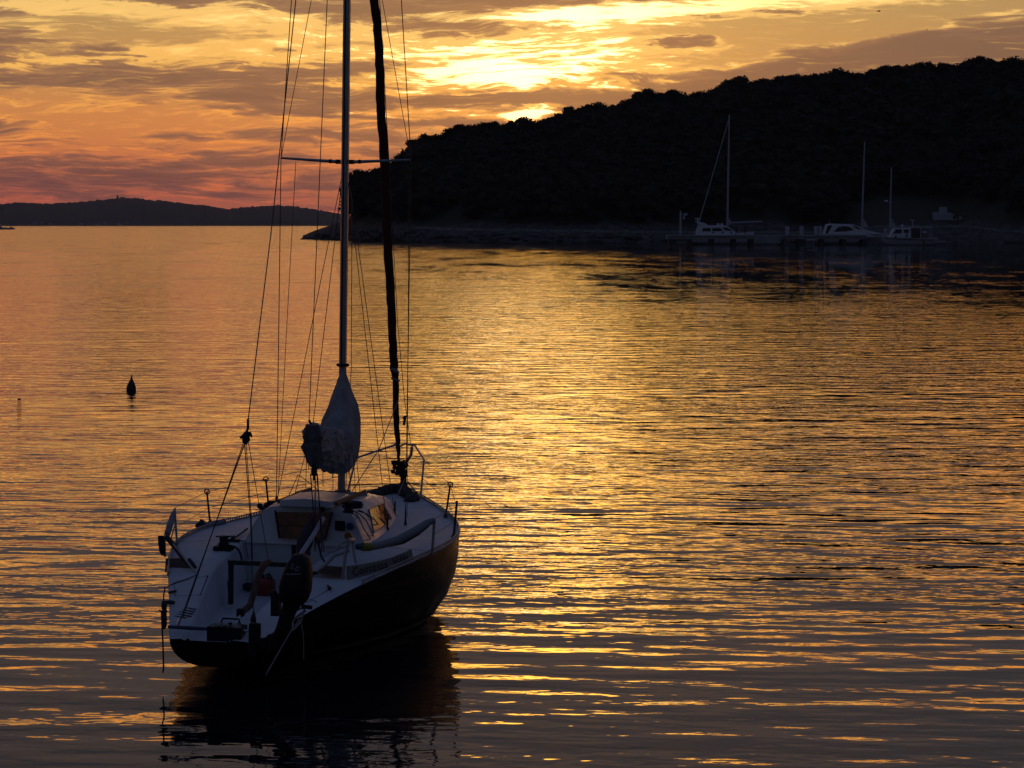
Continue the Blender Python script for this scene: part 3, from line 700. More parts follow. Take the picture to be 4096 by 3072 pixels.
mb.tube([XP(*c1(590, 600), 3.08), sp[0][0].lerp(sp[0][1], .5), sp[1][0].lerp(sp[1][1], .5), XP(352, 474, 7.2)], .0035, 4); mb.build('lifeline', m_wire, boat)
mb = MB(); rt = XP(*z2(1500, 575), 3.17); mb.tube([rt, ss_[1][1].lerp(ss_[1][0], .15), ss_[0][1], XP(424, 460, 7.1)], .0035, 4)
mb.tube([XP(*z2(1485, 740), 3.17), ss_[1][0].lerp(ss_[1][1], .45), ss_[0][0].lerp(ss_[0][1], .5), XP(422, 478, 7.1)], .0035, 4); mb.build('lifeline', m_wire, boat)
# ---- pushpit, port side, with its padding and board
f1 = dk(c1(600, 1000)); mb = MB(); mb.tube([f1, XP(*c1(545, 180), f1.x)], .013, 8); mb.tube([dk(c1(330, 1250)), XP(*c1(320, 800), 2.42)], .014, 8)
mb.tube([XP(*c1(545, 200), f1.x), XP(*c1(330, 780), 2.42), XP(*c1(640, 1120), 2.1), dk(c1(1020, 1620))], .013, 8)
mb.tube([XP(*c1(560, 520), f1.x), XP(*c1(450, 900), 2.6)], .008, 6); push = mb.build('pushpit', m_rail, boat, smooth=True)
MB().tube([XP(*c1(380, 760), 2.45), XP(*c1(440, 560), 2.7), XP(*c1(500, 380), 2.9), XP(*c1(530, 270), 3.02)], [.034, .036, .034, .022], 10).build('rail_padding', m_grey, push, smooth=True)
MB().tube([XP(*c1(380, 830), 2.38), XP(*c1(560, 1050), 2.2), XP(*c1(760, 1330), 2.02), XP(*c1(830, 1420), 1.96)], [.03, .028, .022, .014], 8).build('rail_padding', m_dark, push, smooth=True)
MB().tube([XP(*c1(235, 790), 2.38), XP(*c1(250, 950), 2.38), XP(*c1(275, 1120), 2.38), XP(*c1(290, 1215), 2.38)], [.03, .036, .036, .022], 9).build('rail_bag', m_dark, push, smooth=True)
MB().tube([XP(*c1(860, 1310), 2.0), XP(*c1(940, 1420), 1.95), XP(*c1(1000, 1490), 1.9)], [.018, .024, .018], 8).build('rail_clamp', m_dark, push)
q4 = [XP(*c1(345, 1300), 2.2), XP(*c1(700, 1285), 2.2), XP(*c1(945, 1525), 1.95), XP(*c1(325, 1605), 1.95)]
mb = MB(); mb.add(q4 + [v + Vector((.025, 0, 0)) for v in q4], [(0, 1, 2, 3), (7, 6, 5, 4), (0, 4, 5, 1), (1, 5, 6, 2), (2, 6, 7, 3), (3, 7, 4, 0)]); mb.build('corner_seat', m_woodd, push)
# starboard pushpit
f2 = dk(z2(1475, 940)); MB().tube([f2, XP(*z2(1500, 575), f2.x)], .016, 8).build('rail_post', m_rail, boat, smooth=True); mb = MB()
g1, g2 = dk(z2(560, 1190)), XP(*z2(700, 1030), 2.05); t1, t2 = XP(*z2(620, 800), g1.x), XP(*z2(665, 790), 2.1)
mb.tube([g1, XP(*z2(590, 950), g1.x), t1], .017, 8); mb.tube([g2, XP(*z2(680, 930), 2.05), t2], .015, 8); mb.tube([t1, t2], .03, 8)
mb.tube([XP(*z2(630, 900), 2.0), XP(*z2(480, 950), 1.9), XP(*z2(400, 1030), 1.85), dk(z2(285, 1140))], .018, 8)
frame_mb = mb; mb = MB(); mb.tube([XP(*z2(600, 810), 1.95), XP(*z2(540, 830), 1.9), XP(*z2(480, 900), 1.88), XP(*z2(410, 915), 1.85)], .010, 6)
push2 = frame_mb.build('pushpit', m_rail, boat, smooth=True); mb.build('clamp_tube', m_rail, push2, smooth=True)
MB().tube([XP(*z2(850, 865), 2.25), XP(*z2(980, 835), 2.45), XP(*z2(1130, 790), 2.65), XP(*z2(1300, 700), 2.9), XP(*z2(1420, 620), 3.08), XP(*z2(1495, 590), 3.16)], [.038, .042, .046, .046, .04, .03], 10).build('rail_padding', m_grey, push2, smooth=True)
MB().tube([XP(*z2(1040, 850), 2.55), XP(*z2(1180, 815), 2.7), XP(*z2(1330, 730), 2.92), XP(*z2(1440, 650), 3.08)], [.014, .02, .018, .01], 7).build('strap', m_dark, push2)
MB().tube([XP(*z2(760, 860), 2.15), XP(*z2(800, 862), 2.2), XP(*z2(850, 862), 2.25)], [.044, .045, .043], 10).build('rail_padding', mat('yellow_foam', (.24, .22, .045), .8, var=.2), push2, smooth=True)
MB().ball(XP(*z2(720, 858), 2.13), (.03, .034, .036), 12, 8).build('float_ball', mat('blue_float', (.03, .09, .24), .4), push2, smooth=True)
disc('lens', *z2(622, 748), 2.0, .043, mat('amber_lens', (.20, .075, .012), .3), push2)
q4 = [XP(*z2(375, 1055), 1.95), XP(*z2(560, 1068), 1.95), XP(*z2(540, 1172), 1.8), XP(*z2(300, 1130), 1.75)]
mb = MB(); mb.add(q4 + [v + Vector((.025, 0, 0)) for v in q4], [(0, 1, 2, 3), (7, 6, 5, 4), (0, 4, 5, 1), (1, 5, 6, 2), (2, 6, 7, 3), (3, 7, 4, 0)]); mb.build('corner_seat', m_woodd, push2)
# ---- bow pulpit
mb = MB(); F1, F2 = dk((347.5, 492)), dk((420.3, 498.5))
F1.x = 7.0; F1 = Vector((7.0, .48, DZ(7.0, .48))); A1 = XP(355.8, 458, 7.1); A2 = XP(396, 444.6, 7.75); A3 = XP(405, 444, 7.85); A4 = XP(414.9, 445.6, 7.7); A5 = XP(424, 459.8, 7.2)
mb.tube([XP(347.5, 492.5, 7.0), A1, A1.lerp(A2, .06)], .014, 7); mb.tube([A1, A2], .014, 7); mb.tube([A2, XP(401, 446, 7.85), XP(405, 443.5, 7.85), XP(410, 445, 7.8), A4], .012, 7)
mb.tube([A4, A5, XP(420.5, 499, 7.1)], .014, 7); mb.tube([XP(412, 446.5, 7.8), XP(411, 455, 7.8), XP(405, 464, 7.85)], .02, 7)
mb.build('pulpit', m_ss, boat, smooth=True)
# ---- mast, spreaders
MX = 4.65
def mastpt(py): return XP(interp([(-500, 352.3), (0, 347.), (161, 345.2), (366, 342.8), (491, 341.5)], py), py, MX)
mt = MB(); base = mastpt(491); top = Vector((4.5, mastpt(-480).y, 12.6))
def msec(p_, s=1.): return [(p_.x+.065*math.cos(g)*s, p_.y+.043*math.sin(g)*s, p_.z) for g in [i*math.pi/8 for i in range(16)]]
P0 = Vector((MX, base.y, ctop(MX)-.01)); mt.loft([msec(P0), msec(mastpt(366)), msec(mastpt(161)), msec(mastpt(0)), msec(top, .75)])
mast = mt.build('mast', m_alu, boat, smooth=True)
MB().box(P0 + Vector((0, 0, .03)), (.2, .15, .05)).build('mast_step', m_dark, mast)
mb = MB(); mb.tube([mastpt(366)+Vector((-.068, 0, 0)), mastpt(0)+Vector((-.068, 0, 0)), top+Vector((-.05, 0, 0))], .008, 4); mb.build('sail_track', m_dark, mast)
S1 = mastpt(162); tipP, tipS = XP(281, 158, MX-.05), XP(411, 160, MX-.05)
for tip, y in ((tipP, .05), (tipS, -.05)):
    mb = MB(); root_ = Vector((MX-.01, S1.y+y, S1.z)); root2 = root_.lerp(tip, .06)
    mb.tube([root_, root2, tip], [.021, .02, .012], 8); sp_ = mb.build('spreader', m_alu, mast, smooth=True)
    MB().box(root_.lerp(tip, .04), (.06, .05, .05)).build('spreader_socket', m_dark, sp_); MB().box(root_.lerp(tip, .17), (.04, .03, .045)).build('collar', m_dark, sp_)
S2z = 9.2; s2 = Vector((4.6, (mastpt(0).y+top.y)/2, S2z)); tip2 = {1: s2 + Vector((-.05, .5, 0)), -1: s2 + Vector((-.05, -.5, 0))}
for k in (1, -1): MB().tube([s2, tip2[k]], [.018, .012], 7).build('spreader', m_alu, mast, smooth=True)
# ---- standing rigging
def wires(name, L_, m_=m_wire, parent=boat):
    mb = MB()
    for r_, pth in L_: mb.tube(pth, r_, 5)
    return mb.build(name, m_, parent)
pf = Vector((5.0, .98, 1.0)); pf = XP(276.3, 506, 4.95)
sf = dk(z2(1203, 640)); l1, l2 = dk(c3(1990, 850)), dk(c3(2120, 610))
wires('shroud', [(.0055, [pf, tipP, tip2[1], top]), (.004, [tipP, s2])]); wires('shroud', [(.0055, [sf, tipS, tip2[-1], top]), (.004, [tipS, s2])])
lo = XP(341, 178, MX)
wires('shroud', [(.0045, [XP(277.5, 498, 4.8), XP(309.2, 337.5, MX), XP(341.5, 178, MX)])]); wires('shroud', [(.0045, [XP(294, 497, 5.2), XP(313, 425, MX), XP(341.8, 182, MX)])])
wires('shroud', [(.0045, [l1, XP(347.6, 176, MX)])]); wires('shroud', [(.0045, [l2, XP(348.2, 172, MX)])])
for p_ in (l1, l2, sf): MB().tube([p_, p_ + Vector((0, 0, .05)), p_ + Vector((-.0, .0, .19))], [.022, .012, .009], 6).build('turnbuckle', m_dark, boat)
MB().tube([pf + Vector((0, 0, -.08)), pf + Vector((0, 0, .12))], [.02, .012], 6).build('turnbuckle', m_dark, boat)
# backstay with bridle
bt = YP(248, 422, 0.); bt = XP(248, 422, .25)
wires('backstay', [(.006, [bt, XP(272, 225, 2.05), top])])
bb = XP(244.5, 444, .22)
mb = MB(); mb.tube([bt + Vector((0, 0, .03)), bt + Vector((0, 0, -.06)), XP(247, 431, .24), XP(246.3, 434, .24), XP(246, 440, .23), bb], [.012, .014, .012, .035, .042, .022], 8); mb.tube([XP(240, 438, .23), XP(246, 434, .24), XP(250, 433.5, .24), XP(252, 437, .22)], [.012, .022, .02, .008], 6)
mb.build('backstay_block', m_dark, boat, smooth=True)
q_ = dk((177.5, 628)); wires('backstay_tackle', [(.006, [bb, q_]), (.005, [XP(243, 444, .22), dk((183, 617))]), (.005, [bb, XP(250.5, 520, .3), XP(253.5, 616, .3)]), (.004, [XP(246, 444, .25), XP(251.5, 520, .3), XP(252.5, 560, .4)]), (.004, [XP(248, 440, .3), dk((268, 558), .05)])], m_rope)
for pth in ([XP(*c4(1385, 540), .35), XP(*c4(1375, 640), .3)],): MB().tube([pth[0], pth[1], pth[1] + Vector((0, 0, -.05))], [.008, .03, .03], 7).build('block', m_dark, boat)
wires('tackle_chain', [(.011, [XP(*c4(290, 640), .2), XP(*c4(240, 770), .15)])], m_ss)
# topping lift, halyards, flag line, spinnaker halyard
wires('topping_lift', [(.005, [XP(309, 420, 2.05), top])])
wires('flag_halyard', [(.004, [XP(295.8, 162, MX-.03), XP(286, 340, MX), XP(277.8, 500, 4.9)])], m_rope2)
wires('halyard', [(.0045, [XP(411, 446, 7.8), XP(404.5, 400, 7.7), XP(397.5, 322, 7.5), XP(389, 160, 6.8), XP(379.7, 0, 6.2), top])]); wires('halyard', [(.004, [XP(407, 522, 5.6), XP(408.3, 300, 5.2), XP(408.5, 165, 4.9)])])
wires('halyard', [(.0045, [Vector((MX, S1.y-.05, ctop(MX))), XP(351.2, 368, MX), XP(352, 200, MX), XP(349.5, 186, MX)])], m_rope2)
MB().tube([XP(*z3(1690, 770), 7.2), XP(*z3(1710, 740), 7.2), XP(*z3(1695, 830), 7.2)], .018, 6).build('shackle', m_dark, boat)
# ---- furled genoa on the forestay
pts = [(373.2, -12, .115), (377.6, 30, .11), (379.7, 70, .112), (381.2, 110, .115), (383.6, 150, .118), (385.8, 200, .118), (388.3, 250, .115), (390.6, 300, .112), (393.2, 345, .108), (394.2, 368, .105), (395.2, 380, .085), (396.6, 420, .078), (397.8, 445, .066), (398.6, 460, .035), (399.5, 464, .03)]
ft = Vector((7.88, 0, SH(7.88)+.06)); foot_z = 1.2
def fs(px, py): return XP(px, py, 7.9 - (interp([(-20, 6.25), (485, 1.2)], py)-1.2)/3.5)
rg = [fs(375 + (x-375), y) for x, y, r_ in pts]
mb = MB(); rs = [r_*.5 for *_, r_ in pts]
fine = []; fr_ = []
for i in range(len(rg)-1):
    for j in range(7):
        t = j/7; p_ = rg[i].lerp(rg[i+1], t); fine.append(p_ + Vector((0, .006*math.sin(i*2.3+t*5), 0))); fr_.append((rs[i]+(rs[i+1]-rs[i])*t)*(1+.05*math.sin(i*3+j*1.7)))
fine.append(rg[-1]); fr_.append(rs[-1])
tpv = (rg[0]-rg[4]).normalized(); fine = [Vector((4.8, top.y, 12.3))] + fine; fr_ = [.03] + fr_
gen = mb.tube(fine, fr_, 12).build('furled_genoa', m_genoa, boat, smooth=True)
mb = MB(); c_ = XP(394.5, 371, 7.45); mb.tube([c_+Vector((0, .06, .03)), c_+Vector((-.03, -.02, .01)), c_+Vector((-.02, -.065, -.02))], [.01, .03, .012], 6); mb.tube([XP(395, 378, 7.47)+Vector((0, .05, 0)), XP(396, 381, 7.47)+Vector((0, -.05, 0))], .012, 6); mb.build('sail_tie', m_grey, gen)
mb = MB(); c_ = XP(*z3(1655, 1215), 7.85)
for k in range(26):
    random.seed(50+k); g = k*2.4; mb.ball(c_ + Vector((random.uniform(-.05, .05), random.uniform(-.085, .085), random.uniform(-.1, .05))), (.035, .035, .028), 7, 5, .2)
mb.build('loose_sail', m_genoa, gen, smooth=True)
dr = XP(*z3(1690, 1360), 7.9); MB().lathe(dr, [(.02, .14), (.055, .10), (.06, .06), (.04, .05), (.04, -.02), (.06, -.03), (.055, -.09), (.02, -.16)], 12).build('furling_drum', m_dark, boat, smooth=True)
mb = MB(); mb.tube([dr, dr + Vector((.0, -.02, -.3))], .02, 6); mb.tube([XP(*z3(1735, 1370), 7.9), XP(*z3(1830, 1490), 7.3)], .008, 5); mb.build('stem_fitting', m_dark, boat)
wires('furling_line', [(.006, [XP(*z3(1710, 1330), 7.85), dk(z2(1000, 620)), dk(z2(870, 810))]), (.006, [XP(*z3(1640, 600), 7.5), XP(*z3(1460, 1060), 6.2), XP(*z3(1205, 1455), 5.0)])], m_rope2)
# ---- mast cover and stowed mainsail along the boom
cov = MB(); EX, EY = 2.15, -.42
be = XP(313, 450, EX); heel = Vector((MX-.1, base.y, 1.93))
N_ = 64; KR = 44; secs = []
def cloth(t, g, amt):
    a = mnoise.noise(Vector((t*7, math.cos(g)*1.6, math.sin(g)*1.6))); b2 = 1-abs(mnoise.noise(Vector((t*13+4, math.cos(g)*2.2+t*5, math.sin(g)*2.6))))*2
    return amt*(a*.7 + b2*.5)
dv = (Vector((be.x, be.y, 0))-Vector((MX, base.y, 0))).normalized(); sd_ = Vector((-dv.y, dv.x, 0))
for i in range(N_+1):
    t = i/N_                           # 0 just forward of the mast, 1 boom end
    c_ = Vector((MX+.1, base.y, 0)).lerp(Vector((be.x, be.y, 0)), t)
    zt = interp([(0, 2.5), (.03, 2.84), (.06, 2.87), (.12, 2.72), (.22, 2.46), (.34, 2.24), (.45, 2.20), (.7, 2.30), (.93, 2.40), (1, 2.3)], t)
    zb = interp([(0, 1.75), (.06, 1.70), (.3, 1.70), (.42, 1.86), (.55, 1.80), (.7, 1.88), (.9, 1.98), (1, 2.06)], t) + .03*mnoise.noise(Vector((t*11, 3, 3)))
    wd = interp([(0, .07), (.05, .2), (.12, .215), (.3, .18), (.45, .12), (.6, .14), (.8, .11), (.9, .12), (1, .07)], t)
    ring = []
    for k in range(KR):
        g = 2*math.pi*k/KR; u = math.sin(g); yy = math.cos(g)
        if u < 0: yy = math.copysign(abs(yy)**.5, yy)
        prof = (1-.80*max(0, u)**1.2) if t < .25 else (1-.25*max(0, u))
        am = interp([(0, .014), (.18, .035), (.4, .09), (1, .075)], t)
        z = (zt+zb)/2 + (zt-zb)/2*u
        ring.append(c_ + sd_*(yy*wd*prof + math.copysign(cloth(t, g, am), yy)) + Vector((0, 0, z + cloth(t+.5, g, am)*.7 + (.02*math.sin(k*1.9+i*.5) if u < -.7 else 0))))
    secs.append(ring)
cover = cov.loft(secs).build('sail_cover', mat('faded_sail_canvas', (.28, .275, .275), .9, var=.16, scale=4, bump=.35, bscale=60), boat, smooth=True)
mb = MB()
mb.tube([mastpt(365)+Vector((-.0, .062, .0)), mastpt(365)+Vector((-.085, 0, 0)), mastpt(365)+Vector((0, -.062, 0)), mastpt(365)+Vector((.085, 0, 0)), mastpt(365)+Vector((0, .062, 0))], .018, 6); mb.build('cover_tie', m_dark, cover)
# the boom end and dark bunt of the sail poking out of the cover
mb = MB(); dv3 = Vector((be.x-heel.x, be.y-heel.y, 0)).normalized()
mb.tube([heel, Vector((be.x, be.y, 2.2))+dv3*.05], .045, 10); boom = mb.build('boom', m_alu, boat, smooth=True)
mb = MB(); e_ = Vector((be.x, be.y, 2.2))
secs = []
for i in range(13):
    f_ = i/12; z = 2.02+.4*f_; wv = .115*math.sin(math.pi*(.12+.76*f_))**.6; ring = []
    for k in range(20):
        g = 2*math.pi*k/20; n_ = 1 + .28*mnoise.noise(Vector((math.cos(g)*1.3, math.sin(g)*1.3, f_*4))) - (.22 if 5 < i < 8 else 0)
        ring.append(Vector((be.x, be.y, z)) + dv3*(.06+.11*math.sin(g)*n_) + Vector((0, wv*math.cos(g)*n_, 0)))
    secs.append(ring)
mb.loft(secs)
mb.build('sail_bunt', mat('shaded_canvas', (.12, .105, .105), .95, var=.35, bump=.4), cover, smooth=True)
mb = MB(); tpp = XP(309, 420, EX)
mb.tube([tpp, tpp + Vector((0, -.02, -.04)), tpp + Vector((0, -.09, -.09)), tpp + Vector((.0, -.1, -.17))], .014, 6); mb.tube([tpp + Vector((0, .05, -.1)), tpp + Vector((0, .02, -.07)), tpp + Vector((0, -.05, -.1))], .012, 5); mb.build('lashing', m_dark, boom)
# reef lines hanging under the cover
wires('reefing_line', [(.004, [XP(x, 455, 3.6), XP(x+dx_, y2, 3.6)]) for x, dx_, y2 in ((306.5, -.8, 489), (308.5, 0, 470), (322.5, .6, 487), (332, .3, 478), (333.5, -.7, 490), (349, 1.3, 492), (353.5, 2, 495), (356, 4, 492))], m_rope)
# ---- mainsheet tackle
blk = XP(*z3(845, 1265), EX); mb = MB(); mb.tube([blk + Vector((0, 0, .16)), blk + Vector((0, 0, .07)), blk, blk + Vector((0, 0, -.05))], [.008, .02, .036, .03], 8); mb.tube([blk, blk + Vector((0, 0, -.1))], .014, 6); mb.build('mainsheet_block', m_dark, boat)
lowb = Vector((2.05, -.22, .98)); L_ = []
for (x0_, y0_), (x1_, y1_) in (((810, 1290), (316, 545)), ((855, 1290), (315, 552)), ((875, 1290), (322, 552)), ((868, 1290), (324, 552))):
    L_.append((.0065, [XP(*z3(x0_, y0_), EX), XP(*(lambda a: (a[0]*.5+x1_*.5, a[1]*.5+y1_*.5))(z3(x0_, y0_)), EX), XP(x1_, y1_, 2.1)]))
wires('mainsheet', L_, m_rope)
mb = MB(); mb.tube([XP(*z2(260, 560), 2.2), XP(*z2(215, 700), 2.15), XP(*z2(180, 800), 2.1), XP(*z2(160, 900), 2.08), XP(*z2(200, 1080), 2.0)], [.02, .07, .09, .08, .03], 8); mb.build('sheet_bag', m_rope, boat, smooth=True)
MB().tube([XP(*z2(120, 960), 1.6), XP(*z2(240, 780), 1.9), XP(*z2(365, 570), 2.3)], [.024, .026, .024], 9).build('tiller_extension', mat('white_pipe', (.4, .4, .42), .5), boat, smooth=True)
wires('control_line', [(.012, [XP(*z2(300, 790), 2.2), XP(*z2(325, 870), 2.1), XP(*z2(340, 950), 2.0), XP(*z2(375, 1010), 1.9)]), (.01, [XP(*z2(290, 760), 2.2), XP(*z2(330, 800), 2.1), XP(*z2(320, 850), 2.1)]), (.005, [dk(c1(2100, 900), .05), XP(*c1(2170, 1300), 2.6)])], m_rope)
# traveller beam across the well
a, b_ = Vector((2.0, .47, .95)), Vector((2.0, -.38, .93)); mb = MB(); mb.box((a+b_)/2, (.05, .86, .045)); mb.box((a+b_)/2 + Vector((.12, 0, -.02)), (.03, .8, .03))
for y in (.45, -.36): mb.box((2.02, y, .72), (.045, .05, .46))
mb.tube([(1.95, .44, .75), (1.93, .42, .60)], .03, 7); mb.build('traveller', m_dark, boat, bevel=.005)
# ---- stern: rail, tiller, rudder head
mb = MB(); a, b_ = XP(*c4(120, 765), .1), XP(*c4(1340, 830), .1); mb.tube([a, a.lerp(b_, .25), a.lerp(b_, .52)], [.016, .02, .016], 8); sr = mb.build('stern_rail', mat('blue_vinyl', (.03, .04, .09), .5), boat, smooth=True)
MB().tube([a.lerp(b_, .52), a.lerp(b_, .8), b_], .014, 8).build('bare_tube', m_ss, sr)
mb = MB(); pts = [YP(*z1(1010, 775), -.02), YP(*z1(965, 800), -.02), YP(*z1(915, 900), -.02), YP(*z1(890, 1010), -.03), YP(*z1(855, 1120), -.04), YP(*z1(800, 1165), -.05)]
mb.tube(pts, [.03, .042, .045, .043, .04, .034], 9, flat=.8); mb.build('tiller', m_woodd, boat, smooth=True)
MB().box(YP(*z1(785, 1172), -.04), (.08, .07, .08)).build('rudder_head', m_black, boat, bevel=.01)
mb = MB(); mb.box(XP(*c4(1400, 860), -.06), (.06, .11, .2)); mb.box(XP(*c4(1360, 980), -.06), (.04, .07, .3)); mb.build('gudgeon_bracket', m_black, boat, bevel=.01)
MB().tube([XP(*c4(1180, 610), .35), XP(*c4(1120, 760), .2)], .014, 6).build('rudder_strut', m_ss, boat)
# name cloth along the starboard quarter
nb = [dk(z2(605, 1200)) + Vector((0, -.02, .0)), dk(z2(1275, 1000)) + Vector((0, -.02, .0))]
nbt = [XP(*z2(610, 1060), nb[0].x), XP(*z2(1268, 885), nb[1].x)]
mb = MB(); K = 14; vs = []
for k in range(K+1):
    t = k/K; a = nb[0].lerp(nb[1], t); b_ = nbt[0].lerp(nbt[1], t); bow_ = Vector((0, -.05*math.sin(math.pi*t), 0)); a = a + bow_; b_ = b_ + bow_
    b_ = b_ + Vector((0, 0, -.02*math.sin(math.pi*t)))
    for f_ in (0, .5, 1): vs.append(a.lerp(b_, f_) + Vector((0, .004*math.sin(k*1.4), 0)))
for k in range(len(vs)): pass
back_ = [v + Vector((.004, .012, 0)) for v in vs]; nv = len(vs)
mb.add(vs + back_, [(k*3+j, (k+1)*3+j, (k+1)*3+j+1, k*3+j+1) for k in range(K) for j in (0, 1)] + [(nv+k*3+j, nv+k*3+j+1, nv+(k+1)*3+j+1, nv+(k+1)*3+j) for k in range(K) for j in (0, 1)] + [(k*3+2, (k+1)*3+2, nv+(k+1)*3+2, nv+k*3+2) for k in range(K)])
cloth = mb.build('name_cloth', mat('dodger_cloth', (.24, .225, .19), .9, var=.12, bump=.3), boat, smooth=True)
def text_mesh(name, body, size, m_, parent, origin, xdir, updir, ext=.002, spacing=1.0):
    cu = bpy.data.curves.new(name, 'FONT'); cu.body = body; cu.size = size; cu.extrude = ext; cu.align_x = 'CENTER'; cu.align_y = 'CENTER'; cu.space_character = spacing
    t_ = bpy.data.objects.new(name + '_source', cu); COL.objects.link(t_); dg = bpy.context.evaluated_depsgraph_get(); me = bpy.data.meshes.new_from_object(t_.evaluated_get(dg))
    bpy.data.objects.remove(t_); o_ = bpy.data.objects.new(name, me); me.materials.clear(); me.materials.append(m_); COL.objects.link(o_); o_.parent = parent
    x = xdir.normalized(); z = x.cross(updir).normalized(); y = z.cross(x); M = Matrix((x, y, z)).transposed().to_4x4(); M.translation = origin; o_.matrix_local = M
    return o_
xd = nb[1]-nb[0]; ud = (nbt[0]-nb[0])
for word, t, ss0 in (('Contessa', .27, .125), ('Hilda', .74, .125)):
    a = nb[0].lerp(nb[1], t).lerp(nbt[0].lerp(nbt[1], t), .5) + Vector((0, -.05*math.sin(math.pi*t), 0)); x1 = xd.normalized(); nn_ = x1.cross(ud).normalized()
    bend = Vector((0, -.05*math.pi*math.cos(math.pi*t), 0))/1.0
    text_mesh('lettering', word, ss0, mat('letter_paint', (.035, .03, .028), .8), cloth, a + (nn_*.012 if nn_.y < 0 else -nn_*.012), xd + bend, ud, .001, 1.12)
# foredeck: dark heap of sailcloth and anchor gear
mb = MB(); random.seed(3)
for k in range(40):
    t = k/39; px = 370 + 47*t; yy = interp([(0, 492), (.4, 488), (.62, 486.5), (1, 497)], t); p_ = dk((px, yy+5.)); p_.x = min(p_.x, 7.45); r_ = .05+.05*math.sin(math.pi*t)
    mb.ball((p_.x, max(-.35, min(.4, p_.y)), DZ(p_.x, p_.y)+.02), (.12, .09, r_*.9), 8, 5, .2)
mb.build('foredeck_sailbag', mat('dark_sacking', (.045, .036, .032), .95, var=.4, scale=12, bump=.5), boat, smooth=True)
# bulwark clutter on the port side deck: roll of mat with ties
mb = MB(); a, b_ = dk(c1(1200, 620)), dk(c1(1640, 530)); a.z += .03; b_.z += .03; mb.tube([a, b_], .035, 9); mb.build('rolled_mat', m_grey, boat, smooth=True)
mb = MB()
for k in range(14):
    random.seed(k+90); p_ = dk(c1(1120, 620)) + Vector((random.uniform(-.05, .05), random.uniform(-.04, .04), random.uniform(0, .07))); mb.ball(p_, .03, 6, 4, .3)
mb.build('rope_coil', m_rope, boat); mb = MB()
for k in range(8):
    p_ = dk(z1(965, 370)) + Vector((random.uniform(-.08, .08), random.uniform(-.08, .08), random.uniform(0, .07))); mb.ball(p_, .035, 6, 4, .3)
mb.build('rope_coil', m_rope, boat)
MB().box(dk(z1(1060, 350)) + Vector((0, 0, .04)), (.12, .2, .08)).build('deck_block', m_black, boat, bevel=.01)
wires('barber_hauler', [(.005, [dk(z1(1130, 330), .02), XP(*z1(1235, 95), 5.2), XP(*z1(1365, 190), 5.2), XP(*c3(780, 160), 5.0)])], m_rope)
# lines over the port quarter
L_ = [(.008, [XP(*c4(75, 180), .6), XP(*c4(55, 300), .5), XP(*c4(55, 420), .4)]), (.009, [XP(*c4(20, 530), .2), XP(*c4(30, 760), .15), XP(*c4(42, 1000), .1), XP(*c4(48, 1230), .1), XP(*c4(52, 1370), .1), XP(*c4(40, 1440), .1)]), (.007, [XP(*c4(-20, 520), .2), XP(*c4(30, 530), .2), XP(*c4(60, 540), .2)])]
wires('hanging_line', L_, m_rope)
mb = MB(); random.seed(8)
for k in range(18): mb.ball(XP(*c4(62+random.uniform(-14, 14), 420+k*20), .3), (.03, .022, .03), 6, 4, .3)
mb.build('fender_lashing', m_rope, boat)
c_ = dk(c4(140, 430)); MB().tube([c_ + Vector((.045*math.cos(g), .045*math.sin(g), .02)) for g in [i*math.pi/6 for i in range(13)]], .014, 6).build('mooring_ring', m_dark, boat)
wires('spring_line', [(.006, [dk(c4(100, 180)), dk(c4(230, 110), .01), dk(c4(400, 60), .01), dk(c4(560, -10), .02)])], m_rope)
# boarding frame and mooring lines on the starboard quarter
mb = MB(); P_ = [(1970, 540), (2060, 490), (2130, 480), (2150, 520), (2010, 620), (1960, 680)]
mb.tube([XP(*c4(*v), .4) for v in P_], .014, 6); mb.tube([XP(*c4(1950, 560), .4), XP(*c4(1960, 780), .3), XP(*c4(2060, 660), .4)], .01, 6); mb.tube([XP(*c4(2130, 500), .4), XP(*c4(2080, 690), .38), XP(*c4(1950, 820), .3)], .01, 6); mb.build('boarding_frame', m_rail, boat)
ln = wires('mooring_line', [(.008, [XP(*c4(1960, 780), .3), XP(*c4(1800, 1050), .0), XP(*c4(1700, 1230), -.1), XP(*c4(1590, 1420), -.2), XP(*c4(1560, 1480), -.2)]), (.006, [XP(*c4(2080, 700), .5), XP(*c4(2115, 900), .5), XP(*c4(2120, 1250), .5)])], m_rope2)

# ---- loose gear standing in or on the boat (things of their own)
def bthing(name, loc, label, cat):
    r0 = empty(name, (0, 0, 0), 0, label, cat); r0.matrix_world = MW @ Matrix.Translation(loc); return r0
# outboard motor
eb = XP(293, 600, .05); om = bthing('outboard_motor', eb, 'black outboard motor with a pale number on its cowl, clamped to the stern quarter', 'outboard motor')
T_ = XP(300, 554, .1) - eb; ax = Vector((0, T_.y*.8-.04, T_.z)).normalized(); sdx = Vector((0, 1, 0)); sdx = (sdx - ax*sdx.dot(ax)).normalized()
def esec(h, a, b_, off=0.):
    c_ = ax*h + sdx*off; return [c_ + sdx*(a*math.copysign(abs(math.cos(g))**.7, math.cos(g))) + Vector((1, 0, 0))*(b_*math.copysign(abs(math.sin(g))**.7, math.sin(g))) for g in [i*math.pi/9 for i in range(18)]]
mb = MB(); mb.loft([esec(-.03, .10, .13), esec(.02, .135, .17), esec(.12, .15, .19), esec(.26, .135, .18), esec(.38, .105, .14), esec(.44, .08, .1), esec(.46, .03, .05)])
cowl = mb.build('cowl', m_black, om, smooth=True)
mb = MB(); mb.loft([esec(-.03, .085, .11), esec(-.12, .07, .09, .02), esec(-.30, .06, .08, .05), esec(-.42, .055, .07, .09)]); mb.build('leg', m_black, om, smooth=True)
